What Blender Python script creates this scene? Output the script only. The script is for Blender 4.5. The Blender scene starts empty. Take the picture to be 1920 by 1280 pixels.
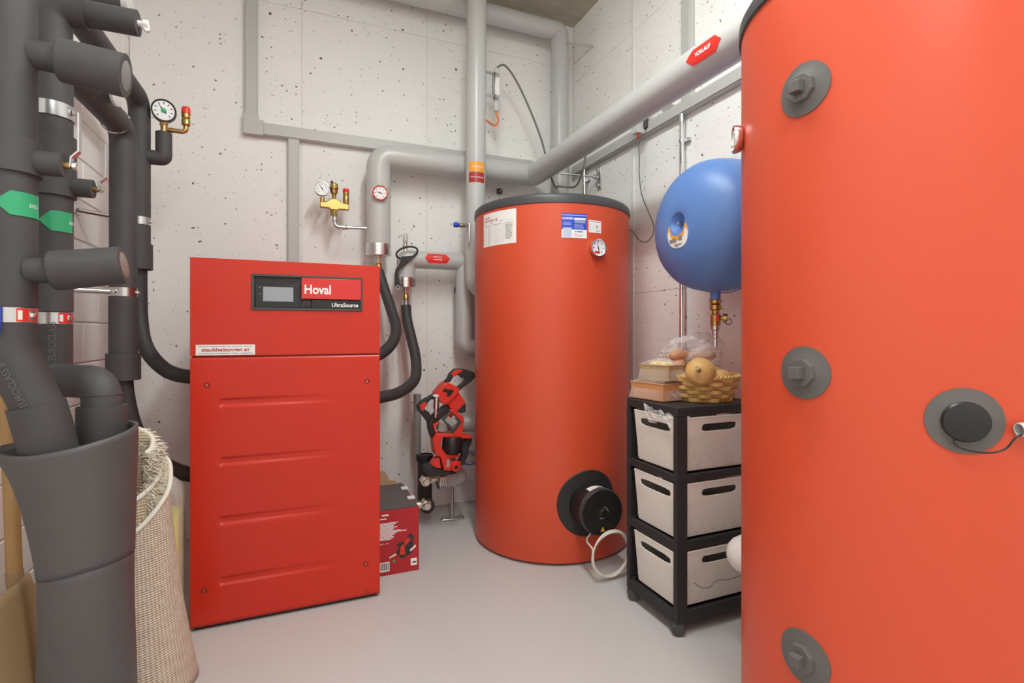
import bpy, bmesh, math, random
from mathutils import Vector, Matrix
random.seed(7)
sc = bpy.context.scene
C = sc.collection
PI = math.pi
V = Vector

# ------------------------------------------------------------------ camera, light, exposure
YAW = math.atan(400 / 961)
cam_d = bpy.data.cameras.new('camera'); cam = bpy.data.objects.new('camera', cam_d); C.objects.link(cam)
cam.location = (0, 0, 1.083); cam.rotation_euler = (PI / 2, 0, -YAW)
cam_d.sensor_width = 36; cam_d.lens = 961 / 1920 * 36; cam_d.shift_y = -18 / 1920; cam_d.clip_start = .02
sc.camera = cam
sc.cycles.max_bounces = 16; sc.cycles.diffuse_bounces = 8; sc.cycles.transparent_max_bounces = 12
w = bpy.data.worlds.new('world'); sc.world = w; w.use_nodes = True
w.node_tree.nodes['Background'].inputs[0].default_value = (.5, .5, .5, 1)
w.node_tree.nodes['Background'].inputs[1].default_value = .2
LAMPS = [(.55, 1.15, 3.02, 24, 1.25), (.30, -.60, 3.02, 28, 1.5)]  # second entry is an added, unseen fill lamp that brightens the cabinet front
for lx, ly, lz, pw, ln in LAMPS:
    ld = bpy.data.lights.new('tube_light', 'AREA'); ld.shape = 'RECTANGLE'; ld.size = .16; ld.size_y = ln
    ld.energy = pw; ld.color = (.855, .905, .875)
    lo = bpy.data.objects.new('tube_light', ld); C.objects.link(lo); lo.location = (lx, ly, lz)
sc.view_settings.view_transform = 'Standard'; sc.view_settings.look = 'None'
sc.view_settings.exposure = 0.0; sc.view_settings.gamma = 1; sc.view_settings.use_curve_mapping = False

# ------------------------------------------------------------------ materials
def nmat(name):
    m = bpy.data.materials.new(name); m.use_nodes = True
    nt = m.node_tree; return m, nt, nt.nodes, nt.links, nt.nodes['Principled BSDF']
def N(ns, t, **kw):
    n = ns.new(t)
    for k, v in kw.items():
        if isinstance(k, str) and k.startswith('i_'): n.inputs[k[2:].replace('_', ' ')].default_value = v
        else: setattr(n, k, v)
    return n
def M(name, col, rough=.5, metal=0, bump=0, bscale=60, var=0, vscale=3, coat=0, spec=.5, rvar=0):
    m, nt, ns, L, b = nmat(name)
    b.inputs['Base Color'].default_value = (*col, 1); b.inputs['Roughness'].default_value = rough
    b.inputs['Metallic'].default_value = metal; b.inputs['Coat Weight'].default_value = coat
    b.inputs['Specular IOR Level'].default_value = spec
    if bump or var or rvar:
        tc = N(ns, 'ShaderNodeTexCoord')
    if var or rvar:
        n = N(ns, 'ShaderNodeTexNoise', i_Scale=vscale, i_Detail=5.0); L.new(tc.outputs['Object'], n.inputs['Vector'])
    if var:
        r = N(ns, 'ShaderNodeMix', data_type='RGBA')
        r.inputs[6].default_value = (*[max(0, c * (1 - var)) for c in col], 1)
        r.inputs[7].default_value = (*[min(1, c * (1 + var)) for c in col], 1)
        L.new(n.outputs['Fac'], r.inputs[0]); L.new(r.outputs[2], b.inputs['Base Color'])
    if rvar:
        mr = N(ns, 'ShaderNodeMapRange', i_To_Min=max(0, rough - rvar), i_To_Max=min(1, rough + rvar))
        L.new(n.outputs['Fac'], mr.inputs['Value']); L.new(mr.outputs[0], b.inputs['Roughness'])
    if bump:
        n2 = N(ns, 'ShaderNodeTexNoise', i_Scale=bscale, i_Detail=4.0); L.new(tc.outputs['Object'], n2.inputs['Vector'])
        bp = N(ns, 'ShaderNodeBump', i_Strength=bump, i_Distance=.002); L.new(n2.outputs['Fac'], bp.inputs['Height'])
        L.new(bp.outputs[0], b.inputs['Normal'])
    return m
def wall_mat(name, col, pits=1.0, pitcol=(.16, .14, .125)):
    m, nt, ns, L, b = nmat(name)
    b.inputs['Roughness'].default_value = .8
    tc = N(ns, 'ShaderNodeTexCoord')
    dn = N(ns, 'ShaderNodeTexNoise', i_Scale=60.0, i_Detail=2.0); L.new(tc.outputs['Object'], dn.inputs['Vector'])
    ad = N(ns, 'ShaderNodeVectorMath', operation='MULTIPLY_ADD'); L.new(dn.outputs['Color'], ad.inputs[0])
    ad.inputs[1].default_value = (.022, .022, .022); L.new(tc.outputs['Object'], ad.inputs[2])
    masks = []
    for scale, k, p in ((15, .15, 6), (40, .23, 4.5), (85, .22, 4.5)):
        vo = N(ns, 'ShaderNodeTexVoronoi', i_Scale=float(scale)); L.new(ad.outputs[0], vo.inputs['Vector'])
        sp = N(ns, 'ShaderNodeSeparateColor'); L.new(vo.outputs['Color'], sp.inputs[0])
        pw = N(ns, 'ShaderNodeMath', operation='POWER'); L.new(sp.outputs[0], pw.inputs[0]); pw.inputs[1].default_value = p
        ml = N(ns, 'ShaderNodeMath', operation='MULTIPLY'); L.new(pw.outputs[0], ml.inputs[0]); ml.inputs[1].default_value = k * pits
        lt = N(ns, 'ShaderNodeMath', operation='LESS_THAN'); L.new(vo.outputs['Distance'], lt.inputs[0]); L.new(ml.outputs[0], lt.inputs[1])
        masks.append(lt)
    mx = N(ns, 'ShaderNodeMath', operation='MAXIMUM'); L.new(masks[0].outputs[0], mx.inputs[0]); L.new(masks[1].outputs[0], mx.inputs[1])
    mx0 = mx; mx = N(ns, 'ShaderNodeMath', operation='MAXIMUM'); L.new(mx0.outputs[0], mx.inputs[0]); L.new(masks[2].outputs[0], mx.inputs[1])
    n = N(ns, 'ShaderNodeTexNoise', i_Scale=2.2, i_Detail=6.0); L.new(tc.outputs['Object'], n.inputs['Vector'])
    r = N(ns, 'ShaderNodeMix', data_type='RGBA'); L.new(n.outputs['Fac'], r.inputs[0])
    r.inputs[6].default_value = (*[c * .93 for c in col], 1); r.inputs[7].default_value = (*[min(1, c * 1.05) for c in col], 1)
    r2 = N(ns, 'ShaderNodeMix', data_type='RGBA'); L.new(mx.outputs[0], r2.inputs[0]); L.new(r.outputs[2], r2.inputs[6])
    r2.inputs[7].default_value = (*pitcol, 1); L.new(r2.outputs[2], b.inputs['Base Color'])
    gn = N(ns, 'ShaderNodeTexNoise', i_Scale=90.0, i_Detail=3.0); L.new(tc.outputs['Object'], gn.inputs['Vector'])
    sb = N(ns, 'ShaderNodeMath', operation='MULTIPLY_ADD'); L.new(mx.outputs[0], sb.inputs[0]); sb.inputs[1].default_value = -3
    L.new(gn.outputs['Fac'], sb.inputs[2])
    bp = N(ns, 'ShaderNodeBump', i_Strength=.25, i_Distance=.002); L.new(sb.outputs[0], bp.inputs['Height']); L.new(bp.outputs[0], b.inputs['Normal'])
    return m
def perf_mat(name, col):
    m, nt, ns, L, b = nmat(name); b.inputs['Roughness'].default_value = .5
    tc = N(ns, 'ShaderNodeTexCoord'); sx = N(ns, 'ShaderNodeSeparateXYZ'); L.new(tc.outputs['Object'], sx.inputs[0])
    ad = N(ns, 'ShaderNodeMath', operation='ADD'); L.new(sx.outputs[0], ad.inputs[0]); L.new(sx.outputs[1], ad.inputs[1])
    ss = []
    for src in (ad.outputs[0], sx.outputs[2]):
        k = N(ns, 'ShaderNodeMath', operation='MULTIPLY'); L.new(src, k.inputs[0]); k.inputs[1].default_value = 2 * PI / .0074
        s = N(ns, 'ShaderNodeMath', operation='SINE'); L.new(k.outputs[0], s.inputs[0]); ss.append(s)
    sm = N(ns, 'ShaderNodeMath', operation='ADD'); L.new(ss[0].outputs[0], sm.inputs[0]); L.new(ss[1].outputs[0], sm.inputs[1])
    gt = N(ns, 'ShaderNodeMath', operation='GREATER_THAN'); L.new(sm.outputs[0], gt.inputs[0]); gt.inputs[1].default_value = .75
    lim = N(ns, 'ShaderNodeAttribute', attribute_name='perf'); mu = N(ns, 'ShaderNodeMath', operation='MULTIPLY')
    L.new(gt.outputs[0], mu.inputs[0]); L.new(lim.outputs['Fac'], mu.inputs[1])
    r = N(ns, 'ShaderNodeMix', data_type='RGBA'); L.new(mu.outputs[0], r.inputs[0])
    r.inputs[6].default_value = (*col, 1); r.inputs[7].default_value = (*[c * .45 for c in col], 1); L.new(r.outputs[2], b.inputs['Base Color'])
    iv = N(ns, 'ShaderNodeMath', operation='SUBTRACT'); iv.inputs[0].default_value = 1; L.new(mu.outputs[0], iv.inputs[1])
    bp = N(ns, 'ShaderNodeBump', i_Strength=.6, i_Distance=.001); L.new(iv.outputs[0], bp.inputs['Height']); L.new(bp.outputs[0], b.inputs['Normal'])
    return m
def weave_mat(name, ca, cb, fu, fv):
    m, nt, ns, L, b = nmat(name); b.inputs['Roughness'].default_value = .95; b.inputs['Specular IOR Level'].default_value = .1
    tc = N(ns, 'ShaderNodeTexCoord'); sx = N(ns, 'ShaderNodeSeparateXYZ'); L.new(tc.outputs['UV'], sx.inputs[0])
    ss = []
    for src, k_ in ((sx.outputs[0], fu), (sx.outputs[1], fv)):
        k = N(ns, 'ShaderNodeMath', operation='MULTIPLY'); L.new(src, k.inputs[0]); k.inputs[1].default_value = 2 * PI * k_
        s = N(ns, 'ShaderNodeMath', operation='SINE'); L.new(k.outputs[0], s.inputs[0]); ss.append(s)
    a1 = N(ns, 'ShaderNodeMath', operation='MULTIPLY_ADD'); L.new(ss[1].outputs[0], a1.inputs[0]); a1.inputs[1].default_value = .55
    q = N(ns, 'ShaderNodeMath', operation='MULTIPLY'); L.new(ss[0].outputs[0], q.inputs[0]); L.new(ss[1].outputs[0], q.inputs[1])
    h = N(ns, 'ShaderNodeMath', operation='MULTIPLY'); L.new(ss[0].outputs[0], h.inputs[0]); h.inputs[1].default_value = .35
    L.new(h.outputs[0], a1.inputs[2])
    nz = N(ns, 'ShaderNodeTexNoise', i_Scale=40.0); L.new(tc.outputs['UV'], nz.inputs['Vector'])
    a2 = N(ns, 'ShaderNodeMath', operation='ADD'); L.new(a1.outputs[0], a2.inputs[0]); L.new(nz.outputs['Fac'], a2.inputs[1])
    mr = N(ns, 'ShaderNodeMapRange', i_From_Min=-.5, i_From_Max=1.3); L.new(a2.outputs[0], mr.inputs[0])
    r = N(ns, 'ShaderNodeMix', data_type='RGBA'); L.new(mr.outputs[0], r.inputs[0]); r.inputs[6].default_value = (*ca, 1); r.inputs[7].default_value = (*cb, 1)
    L.new(r.outputs[2], b.inputs['Base Color'])
    bp = N(ns, 'ShaderNodeBump', i_Strength=.7, i_Distance=.002); L.new(a2.outputs[0], bp.inputs['Height']); L.new(bp.outputs[0], b.inputs['Normal'])
    return m
def wood_mat(name, ca, cb, scale=(30, 30, 3)):
    m, nt, ns, L, b = nmat(name); b.inputs['Roughness'].default_value = .5
    tc = N(ns, 'ShaderNodeTexCoord'); mp = N(ns, 'ShaderNodeMapping'); L.new(tc.outputs['Object'], mp.inputs[0]); mp.inputs['Scale'].default_value = scale
    n = N(ns, 'ShaderNodeTexNoise', i_Scale=1.0, i_Detail=6.0); L.new(mp.outputs[0], n.inputs['Vector'])
    r = N(ns, 'ShaderNodeMix', data_type='RGBA'); L.new(n.outputs['Fac'], r.inputs[0]); r.inputs[6].default_value = (*ca, 1); r.inputs[7].default_value = (*cb, 1)
    L.new(r.outputs[2], b.inputs['Base Color']); return m
def film_mat(name, tint=(.9, .88, .88), opac=.12, rough=.12):
    m, nt, ns, L, b = nmat(name)
    b.inputs['Base Color'].default_value = (*tint, 1); b.inputs['Roughness'].default_value = rough; b.inputs['Specular IOR Level'].default_value = .9
    tr = N(ns, 'ShaderNodeBsdfTransparent'); lw = N(ns, 'ShaderNodeLayerWeight', i_Blend=.35)
    mr = N(ns, 'ShaderNodeMapRange', i_To_Min=opac, i_To_Max=min(1, opac + .6)); L.new(lw.outputs['Facing'], mr.inputs[0])
    mx = N(ns, 'ShaderNodeMixShader'); L.new(mr.outputs[0], mx.inputs[0]); L.new(tr.outputs[0], mx.inputs[1]); L.new(b.outputs[0], mx.inputs[2])
    tc = N(ns, 'ShaderNodeTexCoord'); n = N(ns, 'ShaderNodeTexNoise', i_Scale=45.0, i_Detail=3.0, i_Distortion=1.5); L.new(tc.outputs['Object'], n.inputs['Vector'])
    bp = N(ns, 'ShaderNodeBump', i_Strength=.9, i_Distance=.006); L.new(n.outputs['Fac'], bp.inputs['Height']); L.new(bp.outputs[0], b.inputs['Normal'])
    L.new(mx.outputs[0], ns['Material Output'].inputs['Surface']); return m

m_wallb = wall_mat('painted_concrete', (.84, .83, .815), 1.0)
m_wallr = wall_mat('painted_concrete_right', (.90, .885, .87), .85)
m_block = M('painted_block', (.90, .875, .86), .8, bump=.3, bscale=80, var=.04)
m_joint = M('mortar_joint', (.62, .58, .56), .9, bump=.5, bscale=120)
m_floor = M('painted_screed', (.54, .53, .525), .42, bump=.12, bscale=14, var=.05, vscale=1.7, rvar=.1)
def ceil_mat():
    m, nt, ns, L, b = nmat('raw_concrete'); b.inputs['Roughness'].default_value = .9
    tc = N(ns, 'ShaderNodeTexCoord'); mp = N(ns, 'ShaderNodeMapping'); L.new(tc.outputs['Object'], mp.inputs[0]); mp.inputs['Scale'].default_value = (5, 16, 5)
    n = N(ns, 'ShaderNodeTexNoise', i_Scale=1.2, i_Detail=8.0); L.new(mp.outputs[0], n.inputs['Vector'])
    r = N(ns, 'ShaderNodeMix', data_type='RGBA'); L.new(n.outputs['Fac'], r.inputs[0]); r.inputs[6].default_value = (.30, .265, .205, 1); r.inputs[7].default_value = (.62, .56, .46, 1)
    L.new(r.outputs[2], b.inputs['Base Color']); return m
m_ceil = ceil_mat()
m_white = M('white_paint', (.8, .79, .78), .5)
m_trunk = M('grey_plastic_trunking', (.50, .495, .485), .45)
m_pvc = M('grey_pipe_jacket', (.50, .50, .49), .33, var=.03, vscale=5)
m_red = M('red_powder_coat', (.57, .026, .010), .28, spec=.4, bump=.06, bscale=300, var=.06, vscale=2.5)
m_redp = M('red_gloss_plastic', (.66, .028, .022), .3)
m_jack = M('red_vinyl_jacket', (.63, .074, .027), .42, bump=.25, bscale=22, var=.03, vscale=2)
m_lid = M('dark_grey_lid', (.055, .056, .06), .45, bump=.1)
m_foam = M('black_foam', (.060, .056, .057), .62, bump=.15, bscale=400, var=.18, vscale=8)
m_foam2 = M('charcoal_foam_wrap', (.082, .076, .077), .5, bump=.1, bscale=350, var=.12, vscale=6)
m_hose = M('black_rubber_hose', (.04, .037, .037), .6, bump=.1, bscale=200)
m_black = M('black_plastic', (.016, .014, .015), .38)
m_blackm = M('matt_black_plastic', (.022, .021, .022), .6)
m_dgrey = M('dark_grey_plastic', (.06, .058, .057), .55, bump=.1)
m_cap = M('grey_cap_plastic', (.115, .108, .102), .5, bump=.15, bscale=150)
m_steel = M('zinc_steel', (.62, .63, .64), .3, 1, var=.1, vscale=20)
m_chrome = M('bright_steel', (.8, .8, .8), .16, 1)
m_alu = M('turned_aluminium', (.75, .75, .76), .25, 1)
m_nickel = M('nickel_brass', (.80, .75, .66), .32, 1)
m_brass = M('brass', (.50, .34, .12), .36, 1, var=.15, vscale=30)
m_copper = M('copper_brass', (.55, .33, .15), .38, 1)
m_blue = M('blue_vessel_paint', (.10, .215, .52), .42, bump=.05, bscale=40)
m_bluep = M('blue_plastic', (.02, .07, .55), .4)
m_paper = M('white_paper', (.82, .81, .79), .6)
m_ink = M('grey_ink', (.22, .22, .23), .7)
m_inkd = M('dark_ink', (.03, .03, .03), .7)
m_inkr = M('red_ink', (.5, .03, .03), .6)
m_inkb = M('blue_ink', (.02, .075, .56), .5)
m_inkw = M('white_ink', (.85, .85, .85), .6)
m_green = M('green_sticker', (.03, .36, .16), .35)
m_orange = M('orange_sticker', (.85, .36, .03), .35)
m_stred = M('red_sticker', (.72, .03, .02), .35)
m_dial = M('dial_white', (.85, .86, .88), .35)
m_glass = M('screen_glass', (.30, .33, .36), .1)
m_bezel = M('display_black', (.012, .012, .013), .12)
m_cream = perf_mat('perforated_cream_plastic', (.74, .705, .65))
m_card = M('brown_cardboard', (.46, .31, .17), .8, var=.1, vscale=12)
m_cardo = M('printed_orange_card', (.62, .27, .11), .7, var=.15, vscale=12)
m_boxr = M('printed_red_card', (.42, .012, .018), .45)
m_boxt = M('dark_grey_card', (.10, .095, .095), .55)
m_wick = wood_mat('wicker', (.52, .29, .08), (.80, .54, .20), (60, 60, 60))
m_wood = wood_mat('pale_wood', (.52, .30, .11), (.72, .49, .24), (60, 60, 4))
m_ply = wood_mat('plywood', (.42, .29, .15), (.56, .42, .25), (8, 8, 4))
m_squash = M('squash_skin', (.66, .40, .15), .45, var=.12, vscale=14, bump=.1)
m_stem = M('dry_stem', (.38, .28, .12), .8, bump=.5)
m_pot = M('potato_skin', (.68, .46, .15), .5, var=.15, vscale=25)
m_spot = M('sweet_potato_skin', (.54, .25, .14), .6, var=.2, vscale=30, bump=.3)
m_onion = M('onion_skin', (.74, .55, .22), .4, var=.12, vscale=20)
m_film = film_mat('clear_film', opac=.05, rough=.06)
m_bag = film_mat('clear_bag', (.88, .85, .85), opac=.20, rough=.14)
m_rugb = weave_mat('rug_backing', (.38, .26, .19), (.74, .64, .54), 110, 150)
m_rugb2 = weave_mat('rug_backing_inner', (.36, .27, .17), (.66, .57, .43), 110, 110)
m_pile = M('rug_pile', (.70, .64, .54), .95, var=.12, vscale=40, spec=.1)
m_bind = M('rug_binding', (.78, .74, .66), .9, bump=.5, bscale=300, spec=.1)
m_can = film_mat('translucent_white', (.84, .84, .80), opac=.14, rough=.35)
m_liq = M('yellow_green_fluid', (.74, .72, .05), .25)
m_cable = M('ivory_cable', (.70, .67, .58), .45)
m_grycab = M('grey_cable', (.16, .155, .145), .5)
m_orcab = M('orange_cable', (.80, .20, .06), .45)
m_lgrey = M('light_grey_plastic', (.56, .56, .55), .45)
m_toolr = M('tool_red', (.68, .035, .02), .38)
m_toolb = M('tool_black_rubber', (.022, .02, .02), .55)
m_toolg = M('tool_grey', (.30, .29, .28), .5)
m_lampd = bpy.data.materials.new('lamp_diffuser'); m_lampd.use_nodes = True
_b = m_lampd.node_tree.nodes['Principled BSDF']; _b.inputs['Emission Color'].default_value = (.855, .905, .875, 1); _b.inputs['Emission Strength'].default_value = 26

# ------------------------------------------------------------------ mesh helpers
class MB:
    def __init__(s): s.v = []; s.f = []; s.uv = None
    def add(s, vs, fs):
        o = len(s.v); s.v += [tuple(p) for p in vs]; s.f += [tuple(i + o for i in f) for f in fs]; return s
    def box(s, x0, x1, y0, y1, z0, z1):
        return s.add([(x0,y0,z0),(x1,y0,z0),(x1,y1,z0),(x0,y1,z0),(x0,y0,z1),(x1,y0,z1),(x1,y1,z1),(x0,y1,z1)],
                     [(0,3,2,1),(4,5,6,7),(0,1,5,4),(1,2,6,5),(2,3,7,6),(3,0,4,7)])
    def prism(s, poly, a0, a1, mp=lambda u, v, w: (u, w, v)):
        n = len(poly)
        area = sum(poly[i][0] * poly[(i + 1) % n][1] - poly[(i + 1) % n][0] * poly[i][1] for i in range(n))
        if area < 0: poly = poly[::-1]
        vs = [mp(u, v, a0) for u, v in poly] + [mp(u, v, a1) for u, v in poly]
        return s.add(vs, [tuple(range(n)), tuple(range(2 * n - 1, n - 1, -1))] + [(i, i + n, (i + 1) % n + n, (i + 1) % n) for i in range(n)])
    def tube(s, path, r, seg=20, cap=True, up=None, flat=None):
        P = [V(p) for p in path]; n = len(P)
        R = r if isinstance(r, (list, tuple)) else [r] * n
        T = []
        for i in range(n):
            d = (P[min(i + 1, n - 1)] - P[max(i - 1, 0)])
            T.append(d.normalized() if d.length > 1e-9 else V((0, 0, 1)))
        a = V(up) if up else (V((0, 0, 1)) if abs(T[0].z) < .9 else V((1, 0, 0)))
        nrm = (a - T[0] * a.dot(T[0])).normalized(); vs = []
        for i in range(n):
            if i: nrm = (nrm - T[i] * nrm.dot(T[i])).normalized()
            bn = T[i].cross(nrm)
            for k in range(seg):
                t = 2 * PI * k / seg; fx = flat or 1
                vs.append(P[i] + (nrm * math.cos(t) + bn * math.sin(t) * fx) * R[i])
        fs = [(i*seg+k, i*seg+(k+1)%seg, (i+1)*seg+(k+1)%seg, (i+1)*seg+k) for i in range(n-1) for k in range(seg)]
        if cap: fs += [tuple(range(seg - 1, -1, -1)), tuple(range((n-1)*seg, n*seg))]
        return s.add(vs, fs)
    def cyl(s, p0, p1, r, r1=None, seg=24): return s.tube([p0, p1], [r, r if r1 is None else r1], seg)
    def ring(s, path, r, seg=8):
        P = [V(p) for p in path]; n = len(P); vs = []
        c = sum(P, V()) / n
        up = (P[n // 4] - c).cross(P[0] - c).normalized()
        for i in range(n):
            t = (P[(i+1) % n] - P[i-1]).normalized(); nn = (up - t * up.dot(t)).normalized(); b = t.cross(nn)
            for k in range(seg):
                a = 2*PI*k/seg; vs.append(P[i] + (nn*math.cos(a) + b*math.sin(a)) * (r if not isinstance(r, (list, tuple)) else (r[0] if 1 else 0)))
        return s.add(vs, [(i*seg+k, i*seg+(k+1)%seg, ((i+1)%n)*seg+(k+1)%seg, ((i+1)%n)*seg+k) for i in range(n) for k in range(seg)])
    def lathe(s, prof, o, ax=(0,0,1), seg=48):
        ax = V(ax).normalized(); a = V((0,0,1)) if abs(ax.z) < .9 else V((1,0,0))
        e1 = (a - ax*a.dot(ax)).normalized(); e2 = ax.cross(e1); o = V(o); vs = []
        for r, h in prof:
            for k in range(seg):
                t = 2*PI*k/seg; vs.append(o + ax*h + (e1*math.cos(t) + e2*math.sin(t))*max(r, 1e-5))
        n = len(prof)
        return s.add(vs, [(i*seg+k, i*seg+(k+1)%seg, (i+1)*seg+(k+1)%seg, (i+1)*seg+k) for i in range(n-1) for k in range(seg)])
    def poly_cyl(s, o, ax, r, h, n, rot=0, up=(0,0,1)):
        ax = V(ax).normalized(); a = V(up) if abs(ax.dot(V(up))) < .9 else V((1,0,0))
        e1 = (a - ax*a.dot(ax)).normalized(); e2 = ax.cross(e1); o = V(o)
        vs = [o + ax*hh + (e1*math.cos(rot+2*PI*k/n) + e2*math.sin(rot+2*PI*k/n))*r for hh in (0, h) for k in range(n)]
        return s.add(vs, [tuple(range(n-1,-1,-1)), tuple(range(n,2*n))] + [(k,(k+1)%n,(k+1)%n+n,k+n) for k in range(n)])
    def ell(s, c, r, rot=None, seg=20, rings=12, dent=0):
        c = V(c); vs = []; R = rot or Matrix.Identity(3)
        for i in range(rings + 1):
            ph = PI*i/rings
            for k in range(seg):
                t = 2*PI*k/seg; q = V((math.sin(ph)*math.cos(t), math.sin(ph)*math.sin(t), math.cos(ph)))
                q = q * (1 + dent*math.sin(3*t + 1.3)*math.sin(2*ph))
                vs.append(c + R @ V((q.x*r[0], q.y*r[1], q.z*r[2])))
        return s.add(vs, [(i*seg+k, (i+1)*seg+k, (i+1)*seg+(k+1)%seg, i*seg+(k+1)%seg) for i in range(rings) for k in range(seg)])
    def sheet(s, cols, mp, w=.0006, sub=1):
        """strip of columns (u, v0, v1) laid on a mapped surface, with thickness w"""
        vs = []; n = len(cols)
        for wv in (0, w):
            for u, v0, v1 in cols:
                for j in range(sub + 1): vs.append(mp(u, v0 + (v1 - v0)*j/sub, wv))
        m = sub + 1; fs = []
        for i in range(n - 1):
            for j in range(sub):
                a = i*m + j; fs.append((a+n*m, a+m+n*m, a+m+1+n*m, a+1+n*m)); fs.append((a, a+1, a+m+1, a+m))
        for i in range(n - 1):
            a = i*m; fs.append((a, a+m, a+m+n*m, a+n*m)); a += sub; fs.append((a+m, a, a+n*m, a+m+n*m))
        for j in range(sub):
            fs.append((j+1, j, j+n*m, j+1+n*m)); a = (n-1)*m + j; fs.append((a, a+1, a+1+n*m, a+n*m))
        return s.add(vs, fs)
def rect(u0, u1, v0, v1, k=12): return [(u0 + (u1-u0)*i/k, v0, v1) for i in range(k+1)]
def arrow(u0, u1, h, tip, both=False, k=10):
    c = [(u0, -1e-5, 1e-5)] + [(u0 + tip*i/4, -h*i/4, h*i/4) for i in range(1, 4)]
    e = u1 - tip if both else u1
    c += [(u0+tip+(e-u0-tip)*i/k, -h, h) for i in range(k+1)]
    if both: c += [(e + tip*i/4, -h*(4-i)/4, h*(4-i)/4) for i in range(1, 4)] + [(u1, -1e-5, 1e-5)]
    return c
def fillet(pts, rad, n=8):
    pts = [V(p) for p in pts]; out = [pts[0]]
    for i in range(1, len(pts)-1):
        p, a, b = pts[i], pts[i-1], pts[i+1]; da, db = (a-p).normalized(), (b-p).normalized()
        r = rad[i-1] if isinstance(rad, (list, tuple)) else rad
        ang = da.angle(db); t = min(r/math.tan(ang/2), (a-p).length*.49, (b-p).length*.49)
        s0, s1 = p + da*t, p + db*t
        bis = (da+db).normalized(); rr = t*math.tan(ang/2); cc = p + bis*(rr/math.sin(ang/2))
        u = s0-cc; v = s1-cc; tot = u.angle(v)
        for k in range(n+1):
            q = tot*k/n
            out.append(cc + (u*math.sin(tot-q) + v*math.sin(q))/math.sin(tot))
    return out + [pts[-1]]
def spline(pts, n=8):
    P = [V(p) for p in pts]; P = [P[0]*2-P[1]] + P + [P[-1]*2-P[-2]]; out = []
    for i in range(1, len(P)-2):
        for k in range(n):
            t = k/n; out.append(.5*((2*P[i]) + (P[i+1]-P[i-1])*t + (2*P[i-1]-5*P[i]+4*P[i+1]-P[i+2])*t*t + (3*P[i]-P[i-1]-3*P[i+1]+P[i+2])*t**3))
    return out + [P[-2]]
def dens(path, step):
    out = [V(path[0])]
    for a, b in zip(path[:-1], path[1:]):
        a, b = V(a), V(b); k = max(1, int((b-a).length/step))
        out += [a.lerp(b, (i+1)/k) for i in range(k)]
    return out
def wrap(o, axis, rad, R, swap=False):
    """maps label (u, v, w) onto a cylinder; u runs round it unless swap"""
    o, ax, rd = V(o), V(axis).normalized(), V(rad); rd = (rd - ax*rd.dot(ax)).normalized(); tg = ax.cross(rd)
    def f(u, v, w):
        if swap: u, v = -v, u
        a = u/R; return o + ax*v + (rd*math.cos(a) + tg*math.sin(a))*(R + w)
    return f
def plane(o, eu, ev):
    o, eu, ev = V(o), V(eu).normalized(), V(ev).normalized(); nn = eu.cross(ev)
    return lambda u, v, w: o + eu*u + ev*v + nn*w

def obj(name, mb, mat, parent=None, bevel=0, smooth=35, seg=2, solid=0, sub=0):
    me = bpy.data.meshes.new(name); me.from_pydata([tuple(v) for v in mb.v], [], mb.f); me.validate(); me.update()
    if smooth:
        me.polygons.foreach_set('use_smooth', [True]*len(me.polygons)); me.set_sharp_from_angle(angle=math.radians(smooth))
    if mb.uv:
        uvl = me.uv_layers.new(name='UVMap')
        for l in me.loops: uvl.data[l.index].uv = mb.uv[l.vertex_index]
    me.materials.append(mat)
    o = bpy.data.objects.new(name, me); C.objects.link(o)
    if parent:
        o.parent = parent; o.matrix_parent_inverse = Matrix.Translation(-parent.location) if parent.type == 'EMPTY' else Matrix.Identity(4)
    if solid:
        md = o.modifiers.new('solid', 'SOLIDIFY'); md.thickness = solid; md.offset = -1
    if bevel:
        md = o.modifiers.new('bevel', 'BEVEL'); md.width = bevel; md.segments = seg; md.limit_method = 'ANGLE'; md.angle_limit = math.radians(40)
    if sub:
        md = o.modifiers.new('sub', 'SUBSURF'); md.levels = sub; md.render_levels = sub
    return o
def tag(o, label, cat, group=None):
    o['label'] = label; o['category'] = cat
    if group: o['group'] = group
    return o
def thing(name, label, cat, loc, group=None):
    o = bpy.data.objects.new(name, None); C.objects.link(o); o.empty_display_size = .05
    o.location = loc
    return tag(o, label, cat, group)
def struct(o): o['kind'] = 'structure'; return o
def text(name, body, size, mat, parent, mp, align='CENTER', w=.0004, sx=1, bold=0, deeper=False):
    cu = bpy.data.curves.new(name, 'FONT'); cu.body = body; cu.size = size; cu.align_x = align; cu.align_y = 'CENTER'; cu.resolution_u = 3; cu.offset = bold
    t = bpy.data.objects.new(name, cu); C.objects.link(t)
    me = bpy.data.meshes.new_from_object(t.evaluated_get(bpy.context.evaluated_depsgraph_get()))
    bm = bmesh.new(); bm.from_mesh(me)
    for v in bm.verts: v.co = V(mp(v.co.x*sx, v.co.y, w))
    bm.normal_update(); bm.to_mesh(me); bm.free()
    bpy.data.objects.remove(t); bpy.data.curves.remove(cu)
    me.materials.clear(); me.materials.append(mat); me.name = name
    o = bpy.data.objects.new(name, me); C.objects.link(o); o.parent = parent
    o.matrix_parent_inverse = Matrix.Translation(-parent.location) if parent.type == 'EMPTY' else Matrix.Identity(4)
    return o
def lines(mp, rows, w=.0003):
    """small print too fine to read: thin strips; rows = (u0, u1, v, thickness)"""
    b = MB()
    for u0, u1, v, t in rows: b.sheet(rect(u0, u1, v - t/2, v + t/2, 3), mp, w)
    return b

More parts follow.
